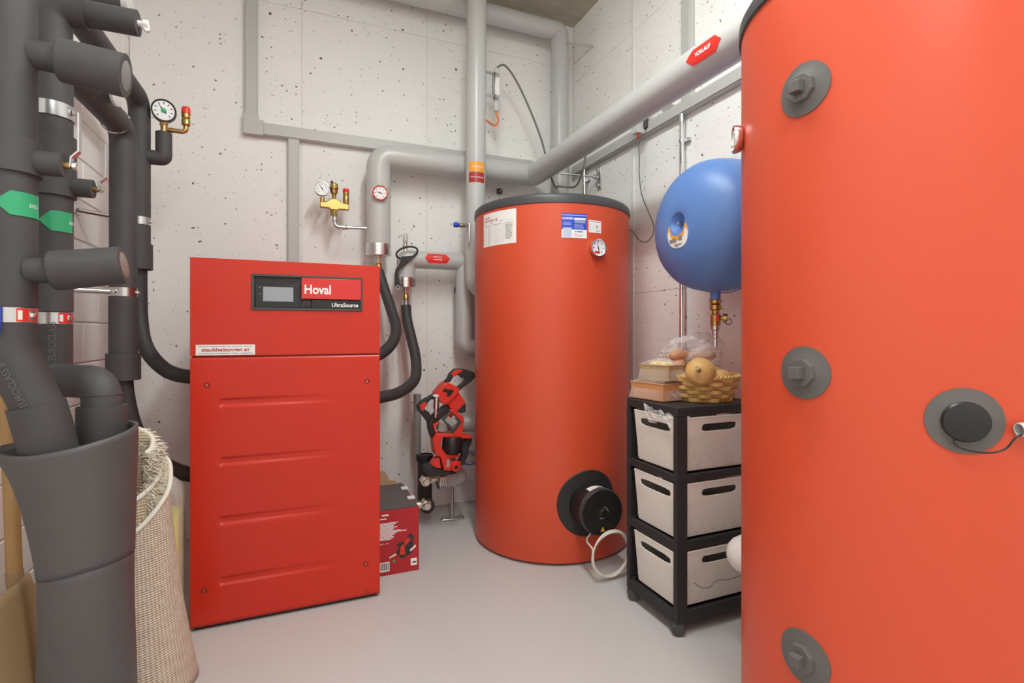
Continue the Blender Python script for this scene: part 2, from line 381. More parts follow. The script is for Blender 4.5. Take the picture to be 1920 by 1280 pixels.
# ------------------------------------------------------------------ the room
XL, XR, YB, YF, ZC = -.79, 1.765, 3.13, -2.0, 3.2
struct(obj('floor', MB().box(XL-.1, XR+.1, YF-.1, YB+.1, -.12, 0), m_floor))
struct(obj('ceiling', MB().box(XL-.1, XR+.1, YF-.1, YB+.1, ZC, ZC+.12), m_ceil))
PT = .004
wb = struct(obj('wall_back', MB().box(XL-.1, XR+.1, YB+PT, YB+.14, 0, ZC), m_joint))
xs = [XL, .016, .733, 1.60, XR]; zs = [0, 2.905, ZC]
for i in range(len(xs)-1):
    for j in range(len(zs)-1):
        obj('concrete_panel', MB().box(xs[i]+.0008, xs[i+1]-.0008, YB, YB+PT+.002, zs[j]+.0008, zs[j+1]-.0008), m_wallb, wb, bevel=.0012, seg=1, smooth=0)
for x, z in ((.159, 2.287), (.751, 2.274), (-.45, 2.28), (.159, .9)):
    obj('tie_hole_plug', MB().lathe([(0, .0015), (.010, .0015), (.0115, .004), (.014, .003), (.0155, -.001)], (x, YB, z), (0, -1, 0), 24), m_wallb, wb)
wr = struct(obj('wall_right', MB().box(XR+PT, XR+.14, YF-.1, YB+.1, 0, ZC), m_joint))
ys = [YF, 1.2, 2.44, YB]; zs = [0, 1.30, 2.80, ZC]
for i in range(len(ys)-1):
    for j in range(len(zs)-1):
        obj('concrete_panel', MB().box(XR, XR+PT+.002, ys[i]+.001, ys[i+1]-.001, zs[j]+.001, zs[j+1]-.001), m_wallr, wr, bevel=.0015, seg=1, smooth=0)
wl = struct(obj('wall_left', MB().box(XL-.14, XL-.004, YF-.1, YB, 0, ZC), m_joint))
obj('plain_wall_face', MB().box(XL-.005, XL, YF, 1.2, 0, ZC), m_block, wl, smooth=0)
blk = None; RH, BL = .16, .333
for r in range(20):
    y = 1.2 - (BL/2 if r % 2 else 0)
    while y < YB - .01:
        y0, y1 = max(y, 1.2), min(y+BL, YB)
        if y1 - y0 > .04:
            jit = random.uniform(-.0012, .0012)
            obj('block', MB().box(XL-.02, XL+jit, y0+.003, y1-.003, r*RH+.003, (r+1)*RH-.003), m_block, wl, bevel=.003, seg=1, smooth=0)
        y += BL
struct(obj('wall_front', MB().box(XL-.1, XR+.1, YF-.14, YF, 0, ZC), m_block))
struct(obj('trim_1', MB().box(XR-.006, XR, 2.426, 2.452, 0, ZC), m_white, bevel=.002))
for i, (lx, ly, lz, pw, ln) in enumerate(LAMPS):
    t = thing('ceiling_lamp', ['long tube ceiling lamp above the red cabinet', 'added fill tube lamp on the ceiling behind the camera'][i], 'lamp', (lx, ly, lz))
    obj('housing', MB().box(lx-.09, lx+.09, ly-ln/2-.03, ly+ln/2+.03, lz+.075, ZC), m_white, t, bevel=.01)
    obj('diffuser', MB().prism([(lx + .062*math.cos(a), lz + .075 - .060*math.sin(a)) for a in [PI*k/12 for k in range(13)]], ly-ln/2, ly+ln/2), m_lampd, t)

# ------------------------------------------------------------------ cable trunking
def trunk(label, parts, loc):
    t = thing('cable_trunking', label, 'trunking', loc)
    for nm, b, bev in parts: obj(nm, b, m_trunk, t, bevel=bev)
trunk('upright grey trunking on the back wall above the red cabinet', [
    ('channel', MB().box(-.268, -.206, YB-.032, YB, 2.262, ZC), .002), ('cover', MB().box(-.264, -.210, YB-.037, YB-.032, 2.262, ZC), .0015)], (-.237, YB, 2.26))
trunk('long level grey trunking running along the back wall', [
    ('corner_piece', MB().prism([(-.275, 2.150), (-.176, 2.150), (-.176, 2.232), (-.203, 2.232), (-.203, 2.262), (-.275, 2.262)], YB-.042, YB), .003),
    ('channel', MB().box(-.176, XR-.05, YB-.035, YB, 2.155, 2.222), .002), ('cover', MB().box(-.176, XR-.05, YB-.040, YB-.035, 2.159, 2.218), .0015)], (.7, YB, 2.15))
trunk('short grey trunking dropping behind the red cabinet', [
    ('channel', MB().box(-.056, .004, YB-.028, YB, .4, 2.155), .002), ('cover', MB().box(-.052, 0, YB-.033, YB-.028, .4, 2.155), .0015)], (-.026, YB, 1.3))
trunk('grey trunking running along the right wall under the thick pipe', [
    ('channel', MB().box(XR-.035, XR, .2, YB-.05, 2.150, 2.212), .002), ('cover', MB().box(XR-.040, XR-.035, .2, YB-.05, 2.154, 2.208), .0015)], (XR, 2, 2.15))
trunk('upright grey trunking on the right wall above the thick pipe', [
    ('channel', MB().box(XR-.030, XR, 1.942, 2.006, 2.212, ZC), .002), ('cover', MB().box(XR-.035, XR-.030, 1.946, 2.002, 2.212, ZC), .0015)], (XR, 1.97, 2.2))

# ------------------------------------------------------------------ heat pump cabinet
CX0, CX1, CY0, CY1, CH = -.361, .307, 2.146, 2.80, 1.352
hp = thing('heat_pump', 'big red sheet-metal heat pump cabinet with a black display panel', 'heat pump', ((CX0+CX1)/2, 2.47, 0))
obj('plinth', MB().box(CX0+.01, CX1-.01, CY0+.015, CY1-.01, 0, .03), m_blackm, hp)
obj('body', MB().box(CX0+.001, CX1-.001, CY0+.022, CY1, .018, CH-.002), m_red, hp, bevel=.003)
ribs = [.823, .607, .390, .168]
def disp(x, z):
    d = 0
    for rz in ribs:
        if -.285 < x < .17 and abs(z-rz) < .03:
            a = max(0, min(1, (x+.270)/.016)); a = math.sqrt(max(0, 1-(1-a)**2)); fade = max(0, min(1, (.15-x)/.36))**.8
            q = (z-rz)/.0185
            if abs(q) < 1:
                if q < -.35: s = (q+1)/.65
                elif q < .35: s = 1
                else: s = (1-q)/.65
                d = max(d, .0065*a*fade*s*s*(3-2*s))
    return d
xg = sorted(set([CX0, CX0+.003] + [CX0+.003+(CX1-CX0-.006)*i/150 for i in range(151)] + [CX1]))
zg = []
z = .015
while z < .989:
    zg.append(z); z += .0018 if min(abs(z-r) for r in ribs) < .024 else .012
zg.append(.989)
b = MB(); nx = len(xg)
for z in zg:
    for x in xg: b.v.append((x, CY0 + disp(x, z), z))
b.f = [(j*nx+i, j*nx+i+1, (j+1)*nx+i+1, (j+1)*nx+i) for j in range(len(zg)-1) for i in range(nx-1)]
lo = obj('lower_panel', b, m_red, hp); md = lo.modifiers.new('solid', 'SOLIDIFY'); md.thickness = .018; md.offset = -1
# upper panel with the opening for the display
DX0, DX1, DZ0, DZ1 = -.163, .238, 1.166, 1.301
up = MB()
for q in ((CX0, DX0, .996, CH), (DX1, CX1, .996, CH), (DX0, DX1, .996, DZ0), (DX0, DX1, DZ1, CH)): up.box(q[0], q[1], CY0, CY0+.02, q[2], q[3])
obj('upper_panel', up, m_red, hp, smooth=0)
dp = obj('display_panel', MB().box(DX0, DX1, CY0+.012, CY0+.02, DZ0, DZ1), m_dgrey, hp)
fr = MB(); e = .009
for q in ((DX0, DX0+e, DZ0, DZ1), (DX1-e, DX1, DZ0, DZ1), (DX0+e, DX1-e, DZ0, DZ0+e), (DX0+e, DX1-e, DZ1-e, DZ1)): fr.box(q[0], q[1], CY0-.006, CY0+.013, q[2], q[3])
obj('bezel', fr, m_dgrey, dp, bevel=.0015)
obj('recess_back', MB().box(-.150, .008, CY0+.009, CY0+.0125, 1.262, 1.291), m_black, dp)
obj('control_glass', MB().box(-.150, .004, CY0+.003, CY0+.0125, 1.176, 1.264), m_bezel, dp, bevel=.001)
fp = lambda y: plane((0, y, 0), (1, 0, 0), (0, 0, 1))
obj('screen', MB().sheet(rect(-.124, -.019, 1.199, 1.254, 1), fp(CY0+.003), .0008), m_glass, dp)
for z in (1.252, 1.226): obj('indicator_light', MB().lathe([(0, .001), (.0018, .0008), (.0022, 0)], (-.1355, CY0+.003, z), (0, -1, 0), 10), m_brass, dp)
fl = obj('red_flap', MB().box(.010, .231, CY0-.010, CY0+.011, 1.211, 1.292), m_redp, dp, bevel=.0015)
text('lettering', 'Hoval', .049, m_inkw, fl, plane((.019, CY0-.0103, 1.246), (1, 0, 0), (0, 0, 1)), 'LEFT', bold=.0012, sx=.86)
st = obj('name_strip', MB().box(.046, .231, CY0+.002, CY0+.0125, 1.176, 1.209), m_bezel, dp, bevel=.001)
text('lettering', 'UltraSource', .0225, m_inkw, st, plane((.222, CY0+.0016, 1.189), (1, 0, 0), (0, 0, 1)), 'RIGHT', bold=.0006, sx=.92)
sw = obj('rocker_switch', MB().box(.014, .043, CY0+.002, CY0+.0125, 1.178, 1.204), m_dgrey, dp, bevel=.001)
obj('rocker', MB().box(.019, .038, CY0-.001, CY0+.003, 1.182, 1.195), m_black, sw, bevel=.001)
sk = obj('company_sticker', MB().sheet(rect(-.343, -.151, .998, 1.036, 1), fp(CY0), .0006), m_paper, hp)
sp = fp(CY0-.0008)
text('lettering', 'staubheizungen ag', .0185, m_inkr, sk, plane((-.247, CY0-.0009, 1.0175), (1, 0, 0), (0, 0, 1)), sx=1.16, bold=.0004)
obj('small_print', lines(sp, [(-.336, -.302, 1.030, .002), (-.298, -.248, 1.030, .002), (-.244, -.232, 1.030, .002), (-.228, -.192, 1.030, .002), (-.188, -.160, 1.030, .002),
                              (-.336, -.282, 1.004, .002), (-.279, -.232, 1.004, .002), (-.228, -.205, 1.004, .002), (-.200, -.158, 1.004, .002)]), m_ink, sk)
for x, z in ((-.308, .889), (.256, .883), (-.316, .144), (.252, .143)):
    s_ = obj('panel_screw', MB().lathe([(0, -.001), (.0062, -.0015), (.0085, .0014), (.0098, 0)], (x, CY0-.0002, z), (0, -1, 0), 16), m_black, hp)
    obj('screw_slot', MB().box(x-.0022, x+.0022, CY0-.0008, CY0+.001, z-.0045, z+.0045), m_brass, s_)
obj('warning_mark', MB().add([(.249, CY0-.0003, .022), (.265, CY0-.0003, .022), (.257, CY0-.0003, .036), (.2525, CY0-.0003, .0245), (.2615, CY0-.0003, .0245), (.257, CY0-.0003, .0325)],
    [(0, 1, 4, 3), (1, 2, 5, 4), (2, 0, 3, 5)]), m_inkd, hp, smooth=0)

# ------------------------------------------------------------------ the smaller red tank
SX, SY, SR = 1.26, 2.476, .41
def on(cx, cy, R, deg, z, dr=0):
    a = math.radians(deg); return V((cx + (R+dr)*math.cos(a), cy + (R+dr)*math.sin(a), z))
def nrm(deg): a = math.radians(deg); return V((math.cos(a), math.sin(a), 0))
def dial(parent, c, n, r, depth, rim, hand_deg, face_mat=m_dial, red_flag=False, up=(0, 0, 1), ticks=7, rimname='rim'):
    """round gauge as parts of parent: rim, face, marks, hand"""
    n = V(n).normalized(); c = V(c)
    b = MB().lathe([(0, 0), (r*.82, 0), (r*.92, depth*.15), (r, depth*.6), (r, depth), (r*.93, depth*1.02), (r*.88, depth*.9), (r*.86, depth*.72)], c, n, 36)
    rm = obj(rimname, b, rim, parent)
    obj('face', MB().lathe([(r*.87, depth*.72), (r*.4, depth*.74), (0, depth*.74)], c, n, 36), face_mat, rm)
    eu = V(up).cross(n).normalized(); ev = n.cross(eu)
    mp = plane(c + n*(depth*.745), eu, ev); mk = MB()
    for i in range(ticks):
        a = math.radians(225 - 270*i/(ticks-1)); r0, r1 = r*.55, r*.75; ww = r*.035
        d = V((math.cos(a), math.sin(a))); p = V((-d.y, d.x))
        mk.add([mp(*(d*r0 + p*ww), .0003), mp(*(d*r1 + p*ww), .0003), mp(*(d*r1 - p*ww), .0003), mp(*(d*r0 - p*ww), .0003)], [(0, 3, 2, 1)])
    obj('marks', mk, m_inkd, rm, smooth=0)
    a = math.radians(hand_deg); d = V((math.cos(a), math.sin(a))); p = V((-d.y, d.x)); hd = MB()
    hd.add([mp(*(d*r*.68), .001), mp(*(p*r*.07), .001), mp(*(-d*r*.3 + p*r*.06), .001), mp(*(-d*r*.3 - p*r*.06), .001), mp(*(-p*r*.07), .001)], [(0, 1, 2, 3, 4)])
    obj('hand', hd, m_inkd, rm, smooth=0)
    if red_flag: obj('red_label', MB().sheet(rect(-r*.45, r*.2, -r*.62, -r*.36, 1), mp, .0004), m_stred, rm)
    return rm
tk = thing('storage_tank', 'squat red hot-water tank with paper labels, standing left of the drawer tower', 'tank', (SX, SY, 0))
obj('foot_ring', MB().lathe([(SR-.03, .0), (SR-.03, .012), (0, .012)], (SX, SY, 0), seg=64), m_dgrey, tk)
obj('jacket', MB().lathe([(0, .010), (SR-.012, .010), (SR-.003, .014), (SR, .022), (SR, .4), (SR, .8), (SR, 1.2), (SR, 1.684)], (SX, SY, 0), seg=96), m_jack, tk)
obj('lid', MB().lathe([(SR+.001, 1.678), (SR+.0045, 1.680), (SR+.005, 1.700), (SR+.002, 1.716), (SR-.006, 1.724), (SR-.02, 1.727), (SR-.1, 1.735), (0, 1.74)], (SX, SY, 0), seg=96), m_lid, tk)
def tankmap(deg): return wrap((SX, SY, 0), (0, 0, 1), nrm(deg), SR)
L_ = SR*math.radians(1)
mp = tankmap(-156.2); hw = 15.7*L_
doc = obj('service_sheet', MB().sheet(rect(-hw, hw, 1.502, 1.664, 16), mp, .0008), m_paper, tk)
text('lettering', 'staub', .0165, m_inkr, doc, lambda u, v, w: mp(u-hw+.012, v+1.642, w+.001), 'LEFT', sx=1.3)
text('lettering', 'heizungen ag', .0165, m_inkr, doc, lambda u, v, w: mp(u-hw+.012, v+1.628, w+.001), 'LEFT', sx=1.2)
mpp = lambda u, v, w: mp(u, v, w + .001)
rows = [(-hw+.012, hw-.018, 1.616, .0016), (-hw+.012, hw-.035, 1.611, .0016), (-hw+.012, -hw+.05, 1.602, .0016), (-hw+.06, .03, 1.602, .0016), (.045, hw-.015, 1.602, .0016)]
rows += [(-hw+.010, .036, 1.590 - .0092*i, .0006) for i in range(9)] + [(.05, hw-.018-random.uniform(0, .012), 1.594 - .0052*i, .002) for i in range(14)]
obj('small_print', lines(mpp, rows), m_ink, doc)
tb = MB()
for u in (-hw+.05, .012, .038): tb.sheet([(u, 1.51, 1.606), (u+.0008, 1.51, 1.606)], mpp, .0003)
obj('table_lines', tb, m_ink, doc)['kind'] = 'stuff'
mq = tankmap(-101.8); hw = 8.5*L_
bl = obj('blue_label', MB().sheet(rect(-hw, hw, 1.517, 1.630, 10), mq, .0008), m_inkb, tk)
mqq = lambda u, v, w: mq(u, v, w + .001)
obj('white_field', MB().sheet(rect(-hw, hw, 1.517, 1.5555, 10), mqq, .0003), m_paper, bl)
obj('white_bar', MB().sheet(rect(-.002, hw-.006, 1.600, 1.610, 4), mqq, .0003).sheet(rect(-hw, hw, 1.6205, 1.6225, 8), mqq, .0003), m_paper, bl)
obj('pale_square', MB().sheet(rect(-hw+.006, -.014, 1.520, 1.564, 4), lambda u, v, w: mq(u, v, w + .0015), .0003), M('pale_blue_ink', (.5, .55, .72), .6), bl)
text('lettering', 'CORREX', .0135, m_inkw, bl, lambda u, v, w: mq(u-.032, v+1.606, w+.001), bold=.0004)
obj('heading_print', lines(lambda u, v, w: mq(u, v, w + .0014), [(0, .006, 1.546, .004), (.010, .040, 1.546, .004)]), m_inkb, bl)
obj('small_print', lines(mqq, [(-hw+.007, -.016, 1.588-.005*i, .0016) for i in range(3)] + [(0, hw-.008, 1.596-.004*i, .0018) for i in range(3)] + [(0, hw-.014-random.uniform(0, .01), 1.578-.005*i, .0014) for i in range(4)]), M('pale_ink', (.55, .6, .8), .6), bl)
obj('fine_print', lines(lambda u, v, w: mq(u, v, w + .0014), [(0, .012, 1.537, .0014), (0, .044, 1.531, .0014), (0, .036, 1.526, .0014)]), m_ink, bl)
ms = tankmap(-87.0); hw = 4.9*L_
wl_ = obj('small_white_label', MB().sheet(rect(-hw, hw, 1.547, 1.604, 6), ms, .0008), m_paper, tk)
obj('printed_marks', lines(lambda u, v, w: ms(u, v, w + .001), [(-hw+.004, hw-.005, 1.598, .003)] + [(-hw+.006, -hw+.011, 1.585-.0135*i, .0045) for i in range(3)] + [(-hw+.004, hw-.004, 1.578-.0135*i, .0005) for i in range(2)] + [(.006, .014, 1.574, .009), (.009, .011, 1.583, .006), (.004, .024, 1.5545, .003)]), m_ink, wl_)
pc = on(SX, SY, SR, -86.5, 1.473, -.004)
th = obj('thermometer_stem', MB().cyl(pc, pc + nrm(-86.5)*.012, .014), m_steel, tk)
dial(th, pc + nrm(-86.5)*.006, nrm(-86.5), .0415, .026, m_chrome, 103, red_flag=True)
# electric heater flange
HD = -91.8; hn = nrm(HD); hm = tankmap(HD)
b = MB(); ro, K = .155, 48
b.v = [hm(0, .286, .004)] + [hm(rr*math.cos(2*PI*k/K), .286 + rr*math.sin(2*PI*k/K), ww) for rr, ww in ((.06, .004), (.11, .004), (.15, .004), (ro, .0005)) for k in range(K)]
b.f = [(0, 1+k, 1+(k+1) % K) for k in range(K)] + [(1+j*K+k, 1+(j+1)*K+k, 1+(j+1)*K+(k+1) % K, 1+j*K+(k+1) % K) for j in range(3) for k in range(K)]
hf = obj('heater_flange', b, m_blackm, tk)
hc = on(SX, SY, SR, HD, .283)
hb = obj('heater_housing', MB().lathe([(.098, -.01), (.098, .06), (.0985, .095), (.104, .098), (.104, .118), (.100, .124), (.05, .1245), (0, .1245)], hc, hn, 48), m_black, tk)
obj('edge_band', MB().lathe([(.1042, .098), (.1046, .100), (.1046, .1155), (.1015, .1225), (.0995, .1236)], hc, hn, 48), m_dgrey, hb)
obj('knob', MB().lathe([(.026, .124), (.026, .126), (.021, .127), (.0195, .139), (.017, .141), (0, .141)], hc, hn, 28), m_black, hb)
eu = V((0, 0, 1)).cross(hn).normalized(); fm = plane(hc + hn*.1248, eu, (0, 0, 1)); kn = MB()
for i in range(9):
    a = math.radians(75 - 24*i); kn.add([fm(.024*math.cos(a+q)*s, .024*math.sin(a+q)*s, .0024) for s in (1, 1.16) for q in (-.06-.02*i*.3, .06+.02*i*.3)], [(0, 1, 3, 2)])
obj('scale_marks', kn, m_inkw, hb, smooth=0)
obj('warning_triangle', MB().add([fm(-.0115, -.083, .0004), fm(.0115, -.083, .0004), fm(0, -.063, .0004)], [(0, 1, 2)]), M('warning_yellow', (.85, .5, .02), .4), hb, smooth=0)
obj('warning_bolt', MB().add([fm(-.001, -.0805, .0008), fm(.0035, -.0735, .0008), fm(.0005, -.0735, .0008), fm(.0015, -.0675, .0008), fm(-.0035, -.0755, .0008), fm(0, -.0755, .0008)], [(0, 1, 2, 3, 4, 5)]), m_inkd, hb, smooth=0)
hw_ = wrap(hc + hn*.075, hn, V((0, 0, 1)), .0982)
lb = obj('rating_label', MB().sheet(rect(-.045, .045, -.022, .020, 10), hw_, .0005), m_paper, hb)
obj('blue_corner', MB().sheet(rect(-.045, .0, -.002, .020, 5), lambda u, v, w: hw_(u, v, w+.0008), .0003), m_inkb, hb)
# ivory cable coil below the heater
cc = on(SX, SY, SR, -90, .115, .155); pts = []
R0 = .098
st0 = hc + hn*.08 + V((-.03, 0, -.098))
pts = [st0, st0 + V((-.03, -.005, -.03)), cc + V((-R0*.92, 0, .035))]
for i in range(0, 66):
    a = math.radians(165) + 2*PI*i/22; rr = R0*(1 - .03*math.sin(a*.33)); ax_ = .012*math.sin(i*.33)
    pts.append(cc + V((rr*math.cos(a), -ax_ - .01, rr*math.sin(a) + .0)))
cb = obj('cable_coil', MB().tube(spline(pts, 3), .0042, 8), m_cable); tag(cb, 'ivory cable coiled in a loop hanging below the black heater knob', 'cable')

# ------------------------------------------------------------------ the tall red tank
BX, BY, BR = 1.364, .797, .3555
bt = thing('storage_tank', 'tall red tank at the right edge with four dark round plugs', 'tank', (BX, BY, 0))
obj('jacket', MB().lathe([(0, .03), (BR-.01, .03), (BR, .04), (BR, .5), (BR, 1.0), (BR, 1.5), (BR, 1.868)], (BX, BY, 0), seg=128), m_jack, bt)
obj('foot_ring', MB().lathe([(BR-.03, 0), (BR-.03, .031), (0, .031)], (BX, BY, 0), seg=64), m_dgrey, bt)
obj('lid', MB().lathe([(BR+.001, 1.862), (BR+.006, 1.866), (BR+.006, 1.895), (BR-.004, 1.912), (BR-.03, 1.917), (0, 1.93)], (BX, BY, 0), seg=128), m_lid, bt)
def rosette(deg, z, r, parent, name):
    m = wrap((BX, BY, 0), (0, 0, 1), nrm(deg), BR); b = MB(); K = 48
    prof = ((.3*r, .010), (.55*r, .007), (.8*r, .0035), (.95*r, .003), (r, .0028), (r, 0))
    b.v = [m(rr*math.cos(2*PI*k/K), z + rr*math.sin(2*PI*k/K), ww) for rr, ww in prof for k in range(K)]
    b.f = [(j*K+k, (j+1)*K+k, (j+1)*K+(k+1) % K, j*K+(k+1) % K) for j in range(len(prof)-1) for k in range(K)] + [tuple(range(K))]
    return obj(name, b, m_cap, parent, smooth=25)
for z, rot in ((1.607, .18), (.995, .39), (.380, .25)):
    rs = rosette(-177.3, z, .0568, bt, 'plug'); n = nrm(-177.3); o = on(BX, BY, BR, -177.3, z)
    obj('octagon_head', MB().poly_cyl(o, n, .031, .018, 8, PI/8 + rot*.3), m_cap, rs, bevel=.0015, smooth=0)
    obj('square_key', MB().poly_cyl(o + n*.018, n, .0175, .018, 4, PI/4 + (rot-.3)*.3), m_cap, rs, bevel=.0015, smooth=0)
rs = rosette(-134.4, .922, .0590, bt, 'sensor_port'); n = nrm(-134.4); o = on(BX, BY, BR, -134.4, .921)
obj('rubber_cap', MB().lathe([(.036, .004), (.0365, .010), (.034, .0135), (.030, .0145), (0, .015)], o + nrm(-134.4+90)*-.001, n, 40), m_black, rs)
pg = on(BX, BY, BR, 141, 1.595, -.002)
gs = obj('thermometer_stem', MB().cyl(pg, pg + nrm(141)*.012, .012), m_steel, bt)
dial(gs, pg + nrm(141)*.004, nrm(141), .036, .022, m_chrome, 80)
# grey flexible conduit with sensor lead
q0 = on(BX, BY, BR, -123.2, .912, .016); q1 = on(BX, BY, BR, -100, .925, .018); q2 = on(BX, BY, BR, -75, .945, .02)
path = dens(spline([q0, on(BX, BY, BR, -112, .918, .018), q1, on(BX, BY, BR, -88, .935, .02), q2], 10), .003)
b = MB().tube(path, [.0118 + (.0009 if i % 2 else 0) for i in range(len(path))], 16, cap=False)
cd = thing('flexible_conduit', 'short grey corrugated conduit with a black wire at the sensor port', 'conduit', q0)
c1 = obj('corrugated_sleeve', b, m_lgrey, cd, solid=.002)
r0 = o + n*.006 + V((0, 0, -.0345))
obj('black_wire', MB().tube(spline([o + n*.005 + nrm(-44.4)*-.018 + V((0, 0, -.027)), on(BX, BY, BR, -136.5, .876, .012), on(BX, BY, BR, -131, .869, .016), on(BX, BY, BR, -126.5, .878, .018), on(BX, BY, BR, -123.4, .903, .02), path[14] + V((0, 0, -.005))], 8), .0017, 8), m_black, cd)

# ------------------------------------------------------------------ grey jacketed pipes
def jt(t, name, path, r, rad, mat=m_pvc, seg=28, n=8): return obj(name, MB().tube(fillet(path, rad, n), r, seg), mat, t)
def band(t, c, ax, r, wd, mat, name='band', th=.0015): return obj(name, MB().lathe([(r-.001, -wd/2), (r+th, -wd/2), (r+th, wd/2), (r-.001, wd/2)], c, ax, 28), mat, t)
RC = .0675; ZP = 2.083; YP = 2.985
# thick pipe: riser beside the cabinet, along the back wall, then forward along the right wall
pc_ = thing('insulated_pipe', 'thick grey insulated pipe running along back wall and forward to the right', 'pipe', (.42, YP, 1.56))
jt(pc_, 'jacket', [(.420, YP, 1.575), (.420, YP, ZP), (1.388, YP, ZP), (1.388, .55, ZP)], RC, [.07, .045])
for z in (1.523, 1.540, 1.556, 1.572): band(pc_, (.420, YP, z), (0, 0, 1), RC+.001, .015, m_alu, 'end_ring', .0018)
obj('end_disc', MB().lathe([(0, 0), (RC, 0), (RC, .008), (RC-.004, .060)], (.420, YP, 1.514), (0, 0, 1), 32), m_alu, pc_)
nt_ = obj('union_nut', MB().poly_cyl((.420, YP, 1.470), (0, 0, 1), .027, .048, 6, .3), m_nickel, pc_, bevel=.002, smooth=0)
obj('brass_neck', MB().lathe([(.017, 1.44), (.021, 1.445), (.021, 1.455), (.0165, 1.462), (.0165, 1.475)], (.420, YP, 0), seg=20), m_brass, pc_)
dg = thing('pipe_thermometer', 'round dial thermometer with a red ring on the grey riser pipe', 'thermometer', (.419, YP-RC, 1.853))
dial(dg, (.419, YP-RC-.004, 1.853), (-.15, -1, -.05), .040, .018, m_stred, 160, rimname='red_ring')
kn = MB()
for k in range(10):
    a = 2*PI*k/10; kn.ell((.419 + .040*math.cos(a), YP-RC-.016, 1.853 + .040*math.sin(a)), (.005, .006, .005), seg=8, rings=6)
o_ = obj('ring_ribs', kn, m_stred, dg); o_['kind'] = 'stuff'
aw = wrap((1.388, 0, ZP), (0, -1, 0), V((-1, 0, -.08)), RC, swap=True)
s1 = tag(obj('flow_sticker', MB().sheet(arrow(-1.500, -1.330, .029, .032, True), lambda u, v, w: aw(u, v, w + .0008), .0006, sub=8), m_stred), 'red arrow sticker on the thick grey pipe near the tall tank', 'sticker')
text('lettering', 'VORLAUF', .019, m_inkw, s1, lambda u, v, w: aw(u-1.415, v+.001, w+.0022), sx=.9, bold=.0006)

# lower elbow pipe with the red arrow, feeding down behind the tank
RB = .052; YQ = 2.975
pb = thing('insulated_pipe', 'short grey elbow pipe bearing a red arrow beside the squat tank', 'pipe', (.57, YQ, 1.4))
jt(pb, 'jacket', [(.573, YQ, 1.395), (.573, YQ, 1.505), (.925, YQ, 1.505), (.925, YQ, .985), (1.16, YQ-.02, .985)], RB, [.012, .03, .06])
for z in (1.349, 1.365, 1.381): band(pb, (.573, YQ, z), (0, 0, 1), RB+.001, .014, m_alu, 'end_ring', .0018)
obj('end_disc', MB().lathe([(0, 0), (RB, 0), (RB, .008), (RB-.004, .06)], (.573, YQ, 1.340), (0, 0, 1), 32), m_alu, pb)
obj('union_nut', MB().poly_cyl((.573, YQ, 1.302), (0, 0, 1), .022, .042, 6, .2), m_nickel, pb, bevel=.002, smooth=0)
obj('brass_neck', MB().lathe([(.013, 1.268), (.019, 1.275), (.019, 1.290), (.015, 1.296), (.015, 1.305)], (.573, YQ, 0), seg=20), m_brass, pb)
bw = wrap((0, YQ, 1.505), (1, 0, 0), V((0, -1, .12)), RB, swap=True)
s2 = tag(obj('flow_sticker', MB().sheet(arrow(.672, .822, .027, .022, True), lambda u, v, w: bw(u, v, w + .0008), .0006, sub=6), m_stred), 'red double-pointed sticker on the short grey elbow pipe', 'sticker')
text('lettering', 'VORLAUF', .015, m_inkw, s2, lambda u, v, w: bw(u+.747, v+.006, w+.0018), sx=.8)
obj('small_print', lines(lambda u, v, w: bw(u, v, w+.0018), [(.722, .775, -.008, .0045)]), m_inkw, s2)
# upper vent on that elbow
vt = thing('vent_fitting', 'small grey and nickel vent standing on the elbow pipe', 'fitting', (.570, YQ, 1.55))
obj('nickel_body', MB().lathe([(.011, 1.535), (.013, 1.552), (.010, 1.560), (.016, 1.575), (.016, 1.583), (.011, 1.588), (.011, 1.600), (.013, 1.607)], (.570, YQ, 0), seg=18), m_nickel, vt)
obj('grey_sleeve', MB().lathe([(.0125, 1.605), (.0145, 1.608), (.0135, 1.642), (.011, 1.648)], (.570, YQ, 0), seg=18), m_lgrey, vt)
obj('white_tip', MB().lathe([(.009, 1.645), (.009, 1.658), (0, 1.660)], (.570, YQ, 0), seg=14).box(.564, .590, YQ-.004, YQ+.004, 1.650, 1.656), m_white, vt)
# black plastic key hung on the vent
ky = thing('plastic_key', 'black plastic strap key looped over the elbow pipe', 'key', (.55, 2.90, 1.50))
rg = [(.567 + .060*math.cos(2*PI*k/28) + .004*math.sin(2*PI*k/28), 2.912 - .004*math.sin(2*PI*k/28), 1.532 + .033*math.sin(2*PI*k/28) + .012*math.cos(2*PI*k/28)) for k in range(28)]
obj('loop', MB().ring(rg, .0055, 8), m_blackm, ky)
obj('strap', MB().prism([(.535, 1.508), (.600, 1.515), (.622, 1.528), (.590, 1.492), (.545, 1.452), (.522, 1.432), (.515, 1.446), (.528, 1.478)], 2.902, 2.911), m_blackm, ky, bevel=.002)
obj('handle', MB().prism([(.512, 1.450), (.524, 1.440), (.516, 1.418), (.520, 1.378), (.532, 1.345), (.526, 1.326), (.508, 1.322), (.497, 1.345), (.496, 1.400), (.502, 1.436)], 2.900, 2.910), m_blackm, ky, bevel=.002)
obj('eyelet', MB().ring([(.514 + .009*math.cos(2*PI*k/16), 2.899, 1.334 + .009*math.sin(2*PI*k/16)) for k in range(16)], .0025, 6), m_lgrey, ky)

